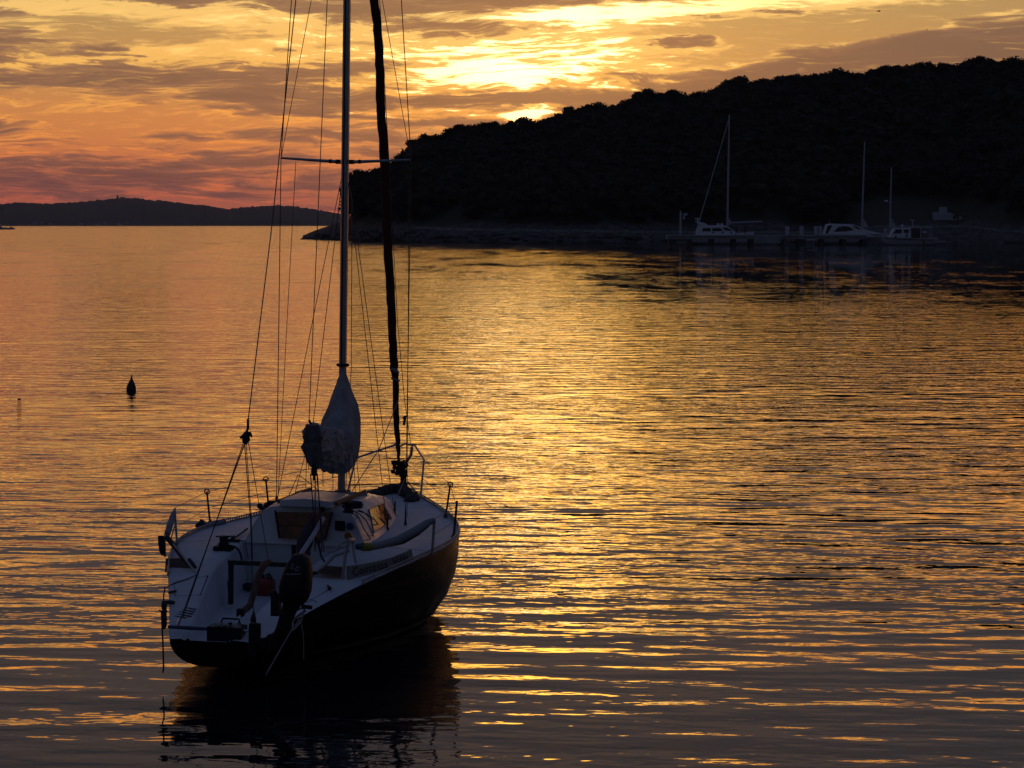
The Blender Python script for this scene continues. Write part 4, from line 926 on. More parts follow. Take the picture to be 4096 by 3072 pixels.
mb = MB(); cc = ax*-.44 + sdx*.13; mb.tube([cc + Vector((-.1, 0, 0)), cc + Vector((.02, 0, 0)), cc + Vector((.1, 0, 0))], [.03, .045, .02], 8); mb.box(cc + Vector((0, .03, -.08)), (.02, .03, .14), rx=.4)
for k in range(3):
    g = k*2.09; mb.box(cc + Vector((-.11, .05*math.cos(g), .05*math.sin(g))), (.012, .05, .09), rx=g)
mb.build('propeller', m_black, om)
mb = MB(); mb.box(ax*-.1 + sdx*.17 + Vector((.05, 0, 0)), (.1, .08, .2)); mb.tube([ax*-.02 + sdx*.16 + Vector((.03, 0, 0)), ax*.03 + sdx*.20 + Vector((.03, 0, 0)), ax*.0 + sdx*.24 + Vector((.0, 0, 0))], .025, 7); mb.build('clamp_bracket', m_dark, om); MB().tube([ax*-.04 + sdx*-.1, ax*-.03 + sdx*-.2], .02, 6).build('tilt_knob', m_dark, om)
tt = text_mesh('lettering', '5.0', .075, mat('pale_decal', (.26, .27, .3), .5), cowl, ax*.345 + sdx*-.0 + Vector((-.172, 0, 0)), -sdx*1. + Vector((0, 0, -.25)), ax + Vector((.25, 0, 0)), .004)
mb = MB(); mb.box(ax*.285 + sdx*0 + Vector((-.184, 0, 0)), (.006, .15, .010), rx=math.atan2(.25, 1)*-1.0+math.atan2(-sdx.z, sdx.y)*-1); mb.build('decal_stripe', MATS['pale_decal'], cowl)
# red fuel tank
tb = ZP(264, 596, sole(2.)); tk = bthing('fuel_tank', tb, 'red portable fuel tank on the cockpit floor beside the tiller', 'fuel tank')
mb = MB(); mb.loft([[(x*s, y*s, z) for x, y in ((-.11, -.09), (-.07, -.11), (.07, -.11), (.11, -.09), (.11, .09), (.07, .11), (-.07, .11), (-.11, .09))] for z, s in ((0, .92), (.02, 1), (.15, 1), (.18, .9), (.2, .6))])
tkb = mb.build('tank_body', mat('red_plastic', (.23, .02, .012), .4), tk, smooth=True); MB().lathe((0, .03, .2), [(.035, 0), (.035, .03), (.02, .035)], 12).build('cap', m_black, tk); MB().tube([(-.05, -.07, .19), (-.05, -.04, .24), (.05, -.04, .24), (.05, -.07, .19)], .012, 6).build('handle', m_black, tk)
# pale canister and cushion clutter near the tank
cb = ZP(*c2(400, 830), sole(1.9)); cn = bthing('bucket', cb, 'grey plastic bucket on the cockpit floor left of the red tank', 'bucket')
MB().lathe((0, 0, 0), [(.085, 0), (.11, .21), (.115, .215), (.105, .21), (.08, .02)], 16).build('pail', mat('grey_plastic', (.14, .14, .13), .5), cn, smooth=True); MB().tube([(0, .11*math.cos(g), .21+.1*math.sin(g)) for g in [i*math.pi/8 for i in range(9)]], .005, 5).build('handle', m_wire, cn)
_k = MB().box(XP(*c2(1262, 238), 3.30), (.03, .10, .12)).build('locker_opening', m_black, boat)
# winch handle lying on the sole
wh = bthing('winch_handle', ZP(*c2(350, 930), sole(1.5)+.02), 'dark winch handle lying on the cockpit floor', 'winch handle'); MB().tube([(0, .12, 0), (0, -.1, .01)], [.014, .012], 6).build('shaft', m_dark, wh); MB().tube([(0, .12, 0), (0, .12, .07)], .016, 6).build('grip', m_black, wh)
# black crate at the transom
cc_ = XP(*c4(990, 935), .14); cr_ = bthing('crate', (cc_.x, cc_.y, .452), 'black plastic crate standing just inside the stern rail', 'crate')
mb = MB(); wx, wy, hh = .22, .33, .14
for y in (-wy/2, wy/2): mb.box((0, y, hh/2), (wx, .015, hh))
for x in (-wx/2, wx/2): mb.box((x, 0, hh/2), (.015, wy-.016, hh))
mb.box((0, 0, .01), (wx-.02, wy-.02, .016)); mb.build('crate_shell', m_black, cr_); mb = MB(); mb.box((0, 0, hh+.004), (wx+.03, .02, .022)); mb.tube([(wx/2, -.1, hh), (wx/2, -.08, hh+.05), (wx/2, .08, hh+.05), (wx/2, .1, hh)], .01, 6); mb.build('handle', m_black, cr_)
mb = MB(); random.seed(4)
for k in range(9): mb.ball((random.uniform(-.07, .07), random.uniform(-.13, .13), hh-.02+random.uniform(-.02, .02)), (.045, .05, .03), 7, 5, .25)
tag(mb.build('rope_pile', m_rope2), 'pale rope heaped in the black crate at the stern', 'rope').matrix_world = cr_.matrix_world.copy()

# more gear: coiled lines and a cushion in the well, stained deck fittings
for (px, py, X_, nm, lab, seed, m_) in ((245, 590, 1.9, 'rope_heap', 'loose heap of dark rope on the cockpit floor beside the red tank', 5, m_rope), (309, 560, 2.9, 'rope_heap', 'dark rope heaped at the forward starboard corner of the cockpit', 6, m_rope)):
    c_ = ZP(px, py, sole(X_)+.03); random.seed(seed); mb = MB()
    pth = [c_ + Vector(((.07+.02*math.sin(j))*math.cos(j*.7)+random.uniform(-.02, .02), (.09+.02*math.cos(j*1.3))*math.sin(j*.7)+random.uniform(-.02, .02), .0012*j)) for j in range(60)]
    mb.tube(pth, .009, 5); o_ = mb.build(nm, m_, None, smooth=True); tag(o_, lab, 'rope'); o_.matrix_world = MW.copy()

# ================================================================ floats and birds
m_buoy = mat('dark_buoy_plastic', (.05, .022, .02), .55, var=.3)
D = shoreD(390.6); by = empty('mooring_buoy', (bx(130.3, D), D, 0), 0, 'dark pear shaped mooring buoy floating on the open water to the left of the sailboat', 'buoy')
MB().lathe((0, 0, 0), [(.02, -.2), (.17, -.12), (.215, .0), (.215, .08), (.205, .14), (.165, .24), (.11, .33), (.06, .41), (.04, .46)], 18).build('float', m_buoy, by, smooth=True)
mb = MB(); mb.tube([(0, 0, .44), (0, 0, .52)], .035, 8); mb.build('neck', m_buoy, by, smooth=True)
mb = MB(); mb.tube([(.035*math.cos(g), 0, .55+.035*math.sin(g)) for g in [i*math.pi/6 for i in range(13)]], .012, 5); mb.build('eye', m_wire, by)
by.rotation_euler = (.03, .05, 0); by.scale = (.62, .62, .74)
D = shoreD(409.2); bo = empty('plastic_bottle', (bx(17.4, D), D, 0), 0, 'pale translucent plastic bottle floating upright at the left edge of the water', 'bottle'); bo.rotation_euler = (0, .07, 0)
m_pet = mat('cloudy_plastic', (.80, .70, .62), .35, var=.1, trans=.9)
m_pet.node_tree.nodes['Principled BSDF'].inputs['IOR'].default_value = 1.05
MB().lathe((0, 0, 0), [(.05, -.06), (.056, -.02), (.056, .04), (.052, .06), (.056, .08), (.056, .17), (.05, .205), (.035, .225)], 14).build('bottle_body', m_pet, bo, smooth=True)
MB().lathe((0, 0, 0), [(.042, .222), (.044, .25), (.04, .262)], 12).build('cap', mat('grey_cap', (.12, .12, .13), .5), bo, smooth=True)
for px, py, D, s, lab in ((876, 13.5, 260, .42, 'larger dark bird flying high above the ridge at the upper right'), (924, 31.8, 330, .3, 'tiny dark bird in the cloud bank above the ridge at the right')):
    b0 = empty('flying_bird', (bx(px, D), D, hz(py, D)), .5, lab, 'bird'); b0.scale = (s, s, s)
    mb = MB(); mb.tube([(-.5, 0, 0), (-.3, 0, .03), (0, 0, .05), (.3, 0, .06), (.42, 0, .08), (.55, 0, .06)], [.02, .07, .12, .1, .07, .01], 8)
    mb.box((-.55, 0, 0), (.3, .14, .012)); mb.build('body', m_black, b0, smooth=True)
    for sg in (1, -1):
        mb = MB(); mb.loft([[(.2, sg*.06, .08), (-.12, sg*.06, .07), (-.1, sg*.06, .09)], [(.22, sg*.45, .3), (-.08, sg*.45, .3), (-.05, sg*.45, .32)], [(.02, sg*1.0, .22), (-.08, sg*1.0, .22), (-.06, sg*1.0, .225)]]); mb.build('wing', m_black, b0)

# ================================================================ jetty and harbour
m_conc = mat('jetty_concrete', (.30, .29, .275), .9, var=.22, scale=.8)
m_pile = mat('wet_concrete', (.07, .065, .058), .8, var=.35, scale=1.2)
m_bw = mat('boat_white', (.66, .67, .69), .3, var=.06, scale=.5)
m_bwd = mat('boat_offwhite', (.42, .43, .45), .5, var=.1, scale=.6)
m_bglass = mat('boat_dark_glass', (.02, .022, .028), .12)
m_bmast = mat('pale_mast', (.40, .42, .46), .45, .3, var=.1)
m_blue = mat('navy_trim', (.02, .025, .05), .5)
DJ = 541.; jz = hz(234.9, DJ)
jt = empty('jetty', (bx(765, DJ), DJ+3, 0), 0, 'long low concrete jetty on piers below the wooded hill', 'jetty'); jx = jt.location.x
def jb(mb, p0, p1, y0, y1, z0, z1_): mb.box(((bx(p0, DJ)+bx(p1, DJ))/2-jx, (y0+y1)/2, (z0+z1_)/2), (bx(p1, DJ)-bx(p0, DJ), y1-y0, z1_-z0))
for p0, p1 in ((667, 753), (781, 866)):
    mb = MB(); jb(mb, p0, p1, -3, 3, jz-.95, jz); mb.build('deck_slab', m_conc, jt, bevel=.05)
    mb = MB(); jb(mb, p0+.3, p1-.3, -3.25, -3.0, jz-.32, jz-.1); mb.build('fender_strip', m_conc, jt)
mb = MB(); jb(mb, 753.2, 780.8, -2.6, 3, jz-1.9, jz-.05); mb.build('solid_block', m_conc, jt, bevel=.05)
for p_ in (671, 690, 712, 734, 751.5, 782, 800, 822, 844, 864): mb = MB(); jb(mb, p_-2, p_+2, -2.6, 2.6, -1, jz-.951); mb.build('pier', m_pile, jt)
mb = MB(); jb(mb, 866.2, 1010, 1, 8, -1, jz-.5); q_ = mb.build('quay_wall', mat('quay_stone', (.15, .145, .13), .95, var=.35, scale=.7)); q_.location = (jx, DJ+6, 0)
tag(q_, 'low stone quay wall continuing to the right behind the fishing boat', 'quay wall')
labs = ['white capped mooring post leftmost of four on the jetty', 'second mooring post from the left on the jetty', 'left one of the close pair of mooring posts beside the cabin cruiser', 'right one of the close pair of mooring posts beside the cabin cruiser', 'lone mooring post between the cruiser and the fishing boat']
for k, (px, w) in enumerate(((786.8, .42), (801, .42), (815.5, .42), (819.4, .42), (884.7, .38))):
    y_ = DJ+1.5 if k < 4 else DJ+9; bz = jz if k < 4 else jz-.5
    p0 = empty('mooring_post', (bx(px, y_), y_, bz), 0, labs[k], 'mooring post', 'mooring posts along the jetty')
    MB().lathe((0, 0, 0), [(w, 0), (w, 1.35), (w*.95, 1.5)], 12).build('shaft', m_bwd, p0, smooth=True); MB().lathe((0, 0, 1.5), [(w*1.08, 0), (w*1.08, .28), (w*.8, .42)], 12).build('cap', m_bwd, p0, smooth=True)
lp = empty('signal_post', (bx(680.2, DJ+1), DJ+1, jz), 0, 'tall pale post with small sign boxes at the seaward end of the jetty', 'signal post')
MB().tube([(0, 0, 0), (0, 0, 4.6), (0, 0, 5.35)], [.24, .2, .08], 10).build('pole', m_bwd, lp, smooth=True)
MB().box((1.1, 0, 4.5), (.75, .3, .55)).build('sign_box', m_bwd, lp); MB().box((.75, 0, 3.75), (.45, .3, .75)).build('lamp_housing', m_bwd, lp); MB().tube([(0, 0, 4.4), (1.1, 0, 4.4)], .06, 6).build('bracket', m_bwd, lp)
# people standing on the jetty
def person(px, D, z, h, lab, lean=0., arm=.0, rz=0., cols=((.05, .05, .06), (.04, .04, .05))):
    r0 = empty('person', (bx(px, D), D, z), rz, lab, 'person'); s = h/1.75
    V = [(0, 0, .95), (0, 0, 1.15), (0, 0, 1.38), (0, 0, 1.5), (0, .02, 1.58), (0, .02, 1.69),
         (.19, 0, 1.42), (.25+arm, -.03, 1.14), (.24+arm*1.2, -.12, .9), (-.19, 0, 1.42), (-.25, -.02, 1.14), (-.23, -.1, .9),
         (.1, 0, .9), (.12, -.02, .5), (.12, .03, .08), (.13, -.14, .04), (-.1, 0, .9), (-.13, -.02, .5), (-.14, .04, .08), (-.15, -.13, .04), (.24+arm*1.2, -.16, .82), (-.23, -.14, .82)]
    Ed = [(0, 1), (1, 2), (2, 3), (3, 4), (4, 5), (2, 6), (6, 7), (7, 8), (2, 9), (9, 10), (10, 11), (0, 12), (12, 13), (13, 14), (14, 15), (0, 16), (16, 17), (17, 18), (18, 19), (8, 20), (11, 21)]
    Rr = [.15, .14, .17, .065, .085, .085, .07, .05, .035, .07, .05, .035, .1, .07, .045, .035, .1, .07, .045, .035, .03, .03]
    me = bpy.data.meshes.new('body'); me.from_pydata([(x*s+lean*zz_*.1, y*s, zz_*s) for x, y, zz_ in V], Ed, []); o_ = bpy.data.objects.new('body', me); COL.objects.link(o_); o_.parent = r0
    md = o_.modifiers.new('skin', 'SKIN'); md.use_smooth_shade = True
    for v, r_ in zip(me.skin_vertices[0].data, Rr): v.radius = (r_*s, r_*s*.85)
    me.skin_vertices[0].data[0].use_root = True
    o_.modifiers.new('sub', 'SUBSURF').render_levels = 1; me.materials.append(mat('clothing_dark', cols[0], .9, var=.3))
    MB().ball((lean*.17, .03*s, 1.71*s), (.1*s, .11*s, .1*s), 10, 7).build('hair', mat('dark_hair', (.015, .012, .01), .8), r0, smooth=True)
    MB().tube([(0, 0, .88*s), (0, 0, 1.1*s), (0, 0, 1.44*s)], [.2*s, .19*s, .2*s], 10, flat=.75).build('jacket', mat('faded_shirt', cols[1], .9, var=.3), r0, smooth=True)
    return r0
person(745.0, DJ+.5, jz, 1.8, 'person in dark clothes standing on the jetty, right one of two', arm=.02, rz=.4, cols=((.03, .03, .035), (.09, .05, .045)))
person(735.8, DJ+1, jz, 1.75, 'person in dark clothes standing on the jetty, left one nearer the motor yacht', lean=.3, arm=.12, rz=-.8)
# side-on boat shell: profile points (metres along, height), half beams
def shell(name, parent, m_, st, n=9):
    """st: list of (x, half beam at deck, keel z, sheer z)"""
    secs = []
    for x, w, zb, zs in st:
        secs.append([(x, w*math.sin(math.pi*(k/(n-1)-.5))*(1 if True else 0), zs-(zs-zb)*math.cos(math.pi*(k/(n-1)-.5))**.55) for k in range(n)])
    mb = MB(); vs = [v for s_ in secs for v in s_]; N = len(secs)
    mb.add(vs, [(i*n+k, (i+1)*n+k, (i+1)*n+k+1, i*n+k+1) for i in range(N-1) for k in range(n-1)] + [tuple(range(n)), tuple((N-1)*n+k for k in range(n-1, -1, -1))] + [(i*n, i*n+n-1, (i+1)*n+n-1, (i+1)*n) for i in range(N-1)])
    return mb.build(name, m_, parent, smooth=True)
def side_panel(name, parent, m_, pts, y, th=.04):
    mb = MB(); mb.prism(pts, 'Y', y-th, y+th); return mb.build(name, m_, parent)
U = 542/F                                                       # metres per pixel at the jetty
# flybridge motor yacht behind the jetty
D = 552.; U = D/F; r0 = empty('motor_yacht', (bx(720, D), D, 0), 0, 'white flybridge motor yacht with raked radar arch moored behind the jetty', 'motor yacht')
def pz(py): return hz(py, D)
shell('hull', r0, m_bw, [(-6.6, 1.7, .1, 2.0), (-4, 2.0, -.3, 2.05), (0, 2.1, -.4, 2.2), (4, 1.7, -.3, 2.5), (6.6, .8, .4, 2.8), (7.5, .05, 2.0, 2.9)])
mb = MB(); mb.loft([[(x, y*w, z) for x, y, z in ((-5.6+dx_, -1, 2.0), (-5.0+dx_, -1, pz(225.5)), (1.0, -1, pz(225.3)), (3.7, -1, 2.4), (3.7, 1, 2.4), (1.0, 1, pz(225.3)), (-5.0+dx_, 1, pz(225.5)), (-5.6+dx_, 1, 2.0))] for w, dx_ in ((1.55, 0), (1.45, .02))][:1] + [[(x, y*1.45, z+.12) for x, y, z in ((-5.4, -1, 2.0), (-4.8, -1, pz(225.3)), (.8, -1, pz(225.1)), (3.3, -1, 2.4), (3.3, 1, 2.4), (.8, 1, pz(225.1)), (-4.8, 1, pz(225.3)), (-5.4, 1, 2.0))]])
mb = MB(); mb.prism([(-5.6, 2.0), (-5.0, pz(225.6)), (.6, pz(225.2)), (1.3, pz(226.2)), (4.0, 2.45), (4.0, 2.2)], 'Y', -1.5, 1.5); sup = mb.build('superstructure', m_bw, r0, bevel=.08)
for sg in (-1,):
    for pts in ([(-4.3, pz(231.2)), (-4.0, pz(228)), (-2.3, pz(228)), (-2.3, pz(231.2))], [(-2.0, pz(231.2)), (-2.0, pz(228)), (-.1, pz(228)), (.4, pz(231))], [(.8, pz(230.2)), (.4, pz(227.3)), (1.3, pz(227.3)), (2.7, pz(231))]):
        side_panel('window', sup, m_bglass, pts, -1.52, .03)
for x in (-1.7, .4, 2.3): MB().lathe((x, -1.53, pz(232.8)), [(.2, -.02), (.2, .03)], 10, 'Y').build('porthole', m_bglass, sup)
mb = MB(); mb.prism([(-5.7, pz(221.2)), (-4.9, pz(221.5)), (-3.5, pz(223.3)), (-2.9, pz(225.3)), (-4.0, pz(225.5)), (-4.9, pz(224.3))], 'Y', -1.4, -1.25); mb.prism([(-5.7, pz(221.2)), (-4.9, pz(221.5)), (-3.5, pz(223.3)), (-2.9, pz(225.3)), (-4.0, pz(225.5)), (-4.9, pz(224.3))], 'Y', 1.25, 1.4)
mb.box((-5.3, 0, pz(221.4)), (.8, 2.8, .2)); mb.build('radar_arch', m_bw, r0)
MB().box((-5.1, 0, pz(218.6)), (1.3, .3, .2)).build('radar', m_bw, r0); MB().box((-5.1, 0, pz(219.9)), (.3, .3, .5)).build('radar_mount', m_bw, r0)
for x in (-.5, .3): MB().ball((x, 0, pz(224.4)), .25, 8, 6).build('dome', m_bw, r0, smooth=True)
# big sailing yacht, only rig and cabin top above the jetty
def far_sailor(name, px_top, py_top, px_b, D, stay, boom, lab, hl=9., extra=None, tail=True):
    r0 = empty(name, (bx(px_b, D), D, 0), 0, lab, 'sailing yacht'); ht = hz(py_top, D); xt = bx(px_top, D)-r0.location.x; u = D/F
    shell('hull', r0, m_bwd, [(-hl, .3, .9, 1.75), (-hl*.6, 1.5, -.2, 1.6), (0, 2.0, -.4, 1.5), (hl*.6, 1.6, -.2, 1.5), (hl*.8, 1.2, .2, 1.55)])
    MB().box((.5, 0, 1.75), (hl*.6, 2.2, .5), taper=.9).build('coachroof', m_bwd, r0, bevel=.08)
    ms = MB().tube([(0, 0, 1.5), (xt*.5, 0, ht*.5), (xt, 0, ht)], [.26, .23, .14], 8).build('mast', m_bmast, r0, smooth=True)
    for f_ in (.4, .68):
        z = 1.5+(ht-1.5)*f_; MB().tube([(xt*f_, -1.1*(1.2-f_), z), (xt*f_, 1.1*(1.2-f_), z)], .05, 5).build('spreader', m_bmast, ms)
    for sg in (-1, 1): MB().tube([(0.2, sg*1.7, 1.5), (xt*.68, sg*.6, 1.5+(ht-1.5)*.68), (xt, 0, ht-.3)], .018, 4).build('shroud', m_wire, r0)
    if stay: MB().tube([(xt*.95, 0, hz(stay[1], D)), (bx(stay[2], D)-r0.location.x, 0, hz(stay[3], D)), (-hl*.97, 0, 1.7)], [.09, .11, .05], 6).build('furled_sail', m_bwd, r0)
    if boom: MB().tube([(.2, 0, hz(boom[0], D)), (bx(boom[1], D)-r0.location.x, 0, hz(boom[2], D))], [.17, .15], 8).build('boom', m_bmast, r0, smooth=True)
    if tail: MB().prism([(.05, hz(227.5, D)), (.1, hz(217.5, D)), (.5, hz(219, D)), (tail, hz(222.8 if boom else 226.5, D)), (tail*.9, hz(223.2 if boom else 227.4, D))], 'Y', -.12, .12).build('mast_boot', m_bwd, ms)
    if extra: MB().lathe((-.9, 0, hz(extra, D)), [(.35, -.12), (.45, 0), (.4, .2), (.1, .3)], 10).build('radome', m_bw, ms, smooth=True); MB().tube([(-.9, 0, hz(extra, D)-.1), (0, 0, hz(extra, D)-.3)], .06, 5).build('bracket', m_bmast, ms)
    return r0
far_sailor('sailing_yacht', 728.2, 115.5, 726.9, 566., (0, 118.6, 696.5, 229.3), (223, 761.8, 221.5), 'largest sailing yacht behind the jetty, tallest mast with furled foresail and bare boom', 8.5, tail=1.0)
far_sailor('sailing_yacht', 863.2, 142.3, 860.9, 585., None, None, 'sailing yacht behind the cabin cruiser with the middle of three pale masts', 6., tail=1.5)
far_sailor('sailing_yacht', 890.1, 167.6, 889.1, 585., None, None, 'smaller sailing yacht behind the fishing boat with the shortest mast and a radome', 5., extra=201.5, tail=1.3)
# cabin cruiser
D = 552.; r0 = empty('cabin_cruiser', (bx(842, D), D, 0), 0, 'sleek white cabin cruiser with long dark side window behind the right of the jetty', 'cabin cruiser'); X0 = r0.location.x
def px_(p): return bx((3200+p/2.949)/4, D)-X0
def py_(p): return hz((780+p/2.949)/4, D)
shell('hull', r0, m_bw, [(px_(160), 2.0, .1, py_(470)), (px_(350), 2.2, -.3, py_(465)), (px_(600), 2.2, -.35, py_(462)), (px_(800), 1.7, -.1, py_(455)), (px_(950), .8, .7, py_(452)), (px_(1035), .05, 1.6, py_(455))])
mb = MB(); mb.prism([(px_(265), py_(462)), (px_(300), py_(350)), (px_(345), py_(338)), (px_(600), py_(348)), (px_(660), py_(370)), (px_(790), py_(425)), (px_(940), py_(450)), (px_(940), py_(464))], 'Y', -1.7, 1.7); sup = mb.build('superstructure', m_bw, r0, bevel=.12)
side_panel('side_window', sup, m_bglass, [(px_(378), py_(433)), (px_(430), py_(380)), (px_(500), py_(366)), (px_(560), py_(375)), (px_(620), py_(412)), (px_(520), py_(428))], -1.73, .04)
side_panel('windscreen', sup, m_bglass, [(px_(590), py_(360)), (px_(640), py_(368)), (px_(720), py_(406)), (px_(660), py_(402))], -1.72, .04)
side_panel('cockpit_opening', sup, m_bglass, [(px_(280), py_(455)), (px_(308), py_(362)), (px_(360), py_(355)), (px_(310), py_(455))], -1.715, .03)
MB().box((px_(130), 0, py_(528)), (1.9, 3.2, .2)).build('swim_platform', m_bw, r0)
for x in (700, 790, 870): MB().tube([(px_(x), -1.3, py_(455)), (px_(x), -1.3, py_(418)+.1)], .03, 5).build('rail_post', m_ss, r0)
MB().tube([(px_(700), -1.3, py_(414)), (px_(870), -1.2, py_(416)), (px_(1000), -.3, py_(425))], .03, 5).build('bow_rail', m_ss, r0)
for x in (340, 680): MB().tube([(px_(x), 0, py_(345)), (px_(x), 0, py_(300 if x < 500 else 340)+.2)], .03, 5).build('aerial', m_bw, r0)
# fishing boat in front of the quay
D = 536.; r0 = empty('fishing_boat', (bx(911, D), D, 0), 0, 'white fishing boat with square wheelhouse and canopy at the right of the harbour', 'fishing boat'); X0 = r0.location.x
shell('hull', r0, m_bwd, [(px_(950), .05, 1.0, py_(498)), (px_(1000), .9, .1, py_(508)), (px_(1120), 1.6, -.3, py_(512)), (px_(1350), 1.8, -.35, py_(514)), (px_(1560), 1.6, -.1, py_(512)), (px_(1600), 1.4, .2, py_(508))])
side_panel('rubbing_strake', r0, m_blue, [(px_(965), py_(520)), (px_(965), py_(514)), (px_(1560), py_(524)), (px_(1560), py_(532))], -1.82, .05)
mb = MB(); mb.prism([(px_(1040), py_(500)), (px_(1090), py_(392)), (px_(1285), py_(384)), (px_(1292), py_(505))], 'Y', -1.25, 1.25); wh = mb.build('wheelhouse', m_bw, r0, bevel=.05)
for pts in ([(1080, 452), (1112, 405), (1180, 402), (1180, 452)], [(1206, 446), (1206, 405), (1262, 405), (1262, 446)]): side_panel('window', wh, m_bglass, [(px_(a), py_(b_)) for a, b_ in pts], -1.28, .03)
mb = MB(); mb.box(((px_(1285)+px_(1540))/2, 0, py_(384)), (px_(1540)-px_(1285), 2.7, .12)); mb.build('canopy', m_bw, r0)
for x in (1400, 1535): 
    for y in (-1.2, 1.2): MB().tube([(px_(x), y, py_(510)), (px_(x), y, py_(388))], .04, 5).build('canopy_post', m_bw, r0)
side_panel('canopy_side', r0, m_bglass, [(px_(1300), py_(505)), (px_(1300), py_(392)), (px_(1395), py_(392)), (px_(1395), py_(505))], -1.22, .02)
MB().box((px_(1650), 0, py_(548)), (2.0, 2.6, .25)).build('swim_platform', m_bwd, r0); MB().ball((px_(1445), -1.3, py_(440)), (.55, .3, .22), 10, 6).build('tender_bow', m_bw, r0, smooth=True)
MB().tube([(px_(1100), -1.1, py_(385)), (px_(1200), -1.1, py_(362)), (px_(1380), -1.1, py_(368)), (px_(1500), -1.1, py_(380))], .04, 5).build('roof_rack', m_ss, r0)
MB().tube([(px_(1320), 0, py_(384)), (px_(1320), 0, py_(300))], .05, 5).build('light_mast', m_bw, r0); MB().box((px_(1315), 0, py_(298)), (.9, .15, .15)).build('aerial', m_bw, r0)
MB().lathe((px_(1195), 0, py_(365)), [(.25, -.2), (.28, 0), (.15, .3)], 10).build('search_light', m_bw, r0)
for x, y in ((1110, 490), (1240, 470), (1435, 545)): MB().lathe((px_(x), -1.85 if x > 1300 else -1.4, py_(y)-.1), [(.12, -.35), (.16, -.2), (.16, .2), (.1, .35)], 8).build('fender', m_blue, r0)
# van parked on the hard
D = 632.; r0 = empty('parked_van', (bx(944, D), D, hz(225.6, D)), 0, 'white delivery van with a box on its roof parked above the quay', 'van')
X0 = bx(944, D); Z0 = r0.location.z; L_ = [(1558, 345), (1556, 215), (1575, 205), (1755, 208), (1800, 232), (1832, 285), (1848, 300), (1848, 345)]
vp = [(bx((3200+a/2.949)/4, D)-X0, hz((780+b_/2.949)/4, D)-Z0) for a, b_ in L_]
vb = MB().prism(vp, 'Y', -1.0, 1.0).build('body', m_bwd, r0, bevel=.08)
def vq(a, b_): return (bx((3200+a/2.949)/4, D)-X0, hz((780+b_/2.949)/4, D)-Z0)
side_panel('window', vb, m_bglass, [vq(1785, 282), vq(1785, 240), vq(1800, 238), vq(1824, 284)], -1.02, .03)
for a in (1600, 1800):
    x, z = vq(a, 345)
    for y in (-1, .78): w_ = MB().lathe((x, y, .36), [(.36, 0), (.36, .22)], 16, 'Y').build('wheel', m_black, r0); MB().lathe((x, y-.01, .36), [(.2, -.01), (.2, .05)], 12, 'Y').build('rim', m_alu, w_)
MB().prism([vq(1628, 205), vq(1632, 142), vq(1718, 142), vq(1722, 205)], 'Y', -.6, .6).build('roof_box', m_bwd, r0, bevel=.04)
D = 628.; rs = empty('road_sign', (bx(959.4, D), D, hz(226.5, D)), 0, 'small round sign on a short post just right of the van', 'sign'); MB().tube([(0, 0, 0), (0, 0, 2.0)], .05, 6).build('post', m_dark, rs); MB().lathe((0, 0, 2.15), [(.42, -.03), (.42, .03)], 16, 'Y').build('sign_disc', m_bwd, rs)
# dinghy hauled out on the slope
D = 642.; r0 = empty('hauled_dinghy', (bx(871.8, D), D, hz(218.6, D)), 0, 'small open boat hauled out on the slope behind the middle mast', 'dinghy'); X0 = bx(871.8, D)
shell('hull', r0, m_bwd, [(-1.6, .1, .6, .95), (-.9, .7, .15, .8), (.4, .85, 0, .75), (1.5, .7, .1, .8)]); MB().tube([(-.9, -.6, .8), (-.4, -.6, 1.25), (.9, -.6, 1.3), (1.5, -.6, .85)], .05, 5).build('rail', m_bwd, r0); MB().box((.1, 0, -.15), (1.6, .9, .3)).build('cradle', m_dark, r0)

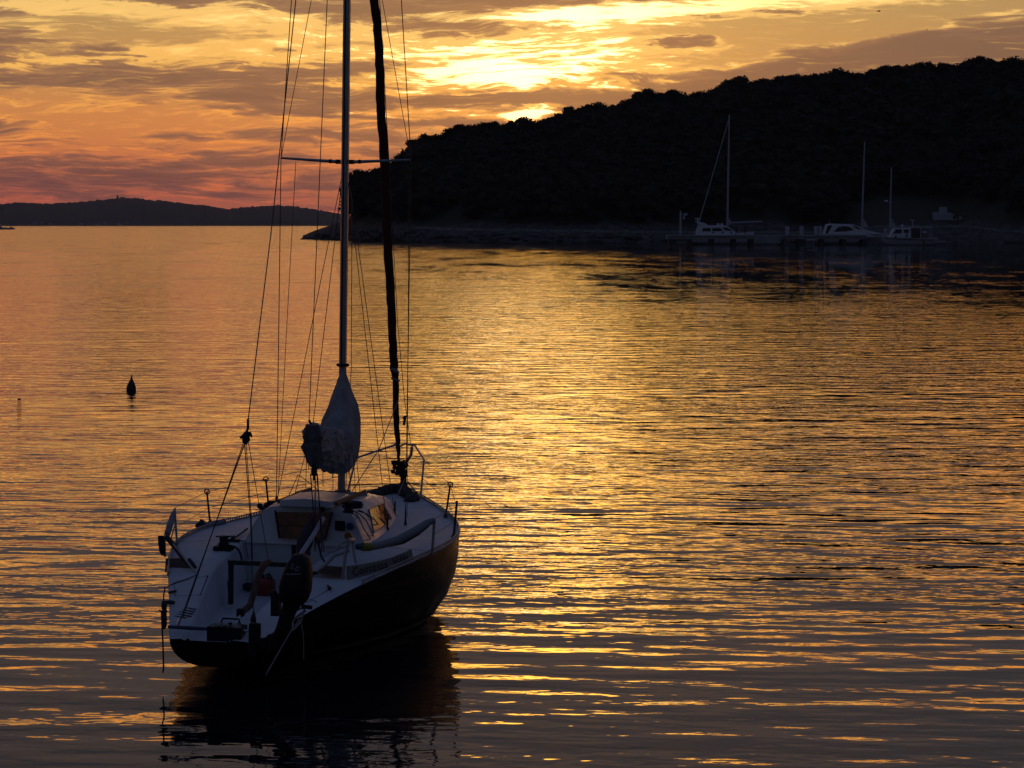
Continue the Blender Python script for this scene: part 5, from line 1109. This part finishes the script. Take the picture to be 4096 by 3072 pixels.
# ================================================================ far left: ferry at the frame edge, houses and lamp on the island
D = 2224.; r0 = empty('distant_motor_boat', (bx(2, D), D, 0), 0, 'low distant motor boat on the far water at the left edge', 'motor boat')
shell('hull', r0, m_bwd, [(-14, .2, .8, 3.2), (-9, 2.6, -.3, 2.6), (0, 3, -.4, 2.0), (8, 2.8, -.3, 1.5), (12, 2.4, 0, 1.6)]); MB().box((-4, 0, 3.2), (9, 4, 2.4), taper=.85).build('superstructure', m_bwd, r0, bevel=.1); MB().tube([(-4, 0, 4.4), (-4, 0, 8)], .1, 5).build('mast', m_bwd, r0); MB().box((9, 0, 2.2), (2, 3, .9)).build('engine_box', m_blue, r0)
m_hw = mat('house_wall', (.55, .5, .45), .8, var=.15, scale=.2); m_hr = mat('house_roof', (.2, .07, .04), .8, var=.2, scale=.3)
for k, (px, s) in enumerate(((30, 9), (36, 12), (43, 9), (52, 10), (82, 11), (90, 9), (98, 13), (106, 10), (112, 9), (120, 12), (128, 9))):
    D = DI+12+k % 3*14; g = 3+2*(k % 3); r0 = empty('far_house', (bx(px, D), D, g), .2*(k % 4), 'tiny pale house at the foot of the far island', 'house', 'houses along the shore of the far island')
    MB().box((0, 0, s*.22), (s, s*.8, s*.55)).build('wall', m_hw, r0); MB().prism([(-s*.55, s*.49), (s*.55, s*.49), (0, s*.8)], 'Y', -s*.45, s*.45).build('roof', m_hr, r0)
D = DI+690; tz = hz(198.4, D)
for px, w, h, nm, lab in ((118.7, 6, 11, 'hilltop_tower', 'small dark tower on the summit of the far island'), (123.4, 16, 6, 'hilltop_chapel', 'low building beside the tower on the summit of the far island')):
    r0 = empty(nm, (bx(px, D), D, tz-3), 0, lab, 'tower' if w < 10 else 'building'); MB().box((0, 0, h/2), (w, w, h)).build('wall', m_hr, r0); MB().prism([(-w*.55, h), (w*.55, h), (0, h*1.25)], 'Y', -w*.5, w*.5).build('roof', m_hr, r0)
D = DI+180; r0 = empty('street_lamp', (bx(3.6, D), D, hz(222, D)), 0, 'single lit lamp on the dark slope of the far island at the left edge', 'lamp'); MB().tube([(0, 0, 0), (0, 0, 11)], .3, 6).build('pole', m_dark, r0)
MB().ball((0, 0, 11.5), 1.0, 8, 6).build('lamp', mat('lamp_glow', (.8, .7, .5), .5, emit=(1, .8, .5, 6.)), r0, smooth=True)
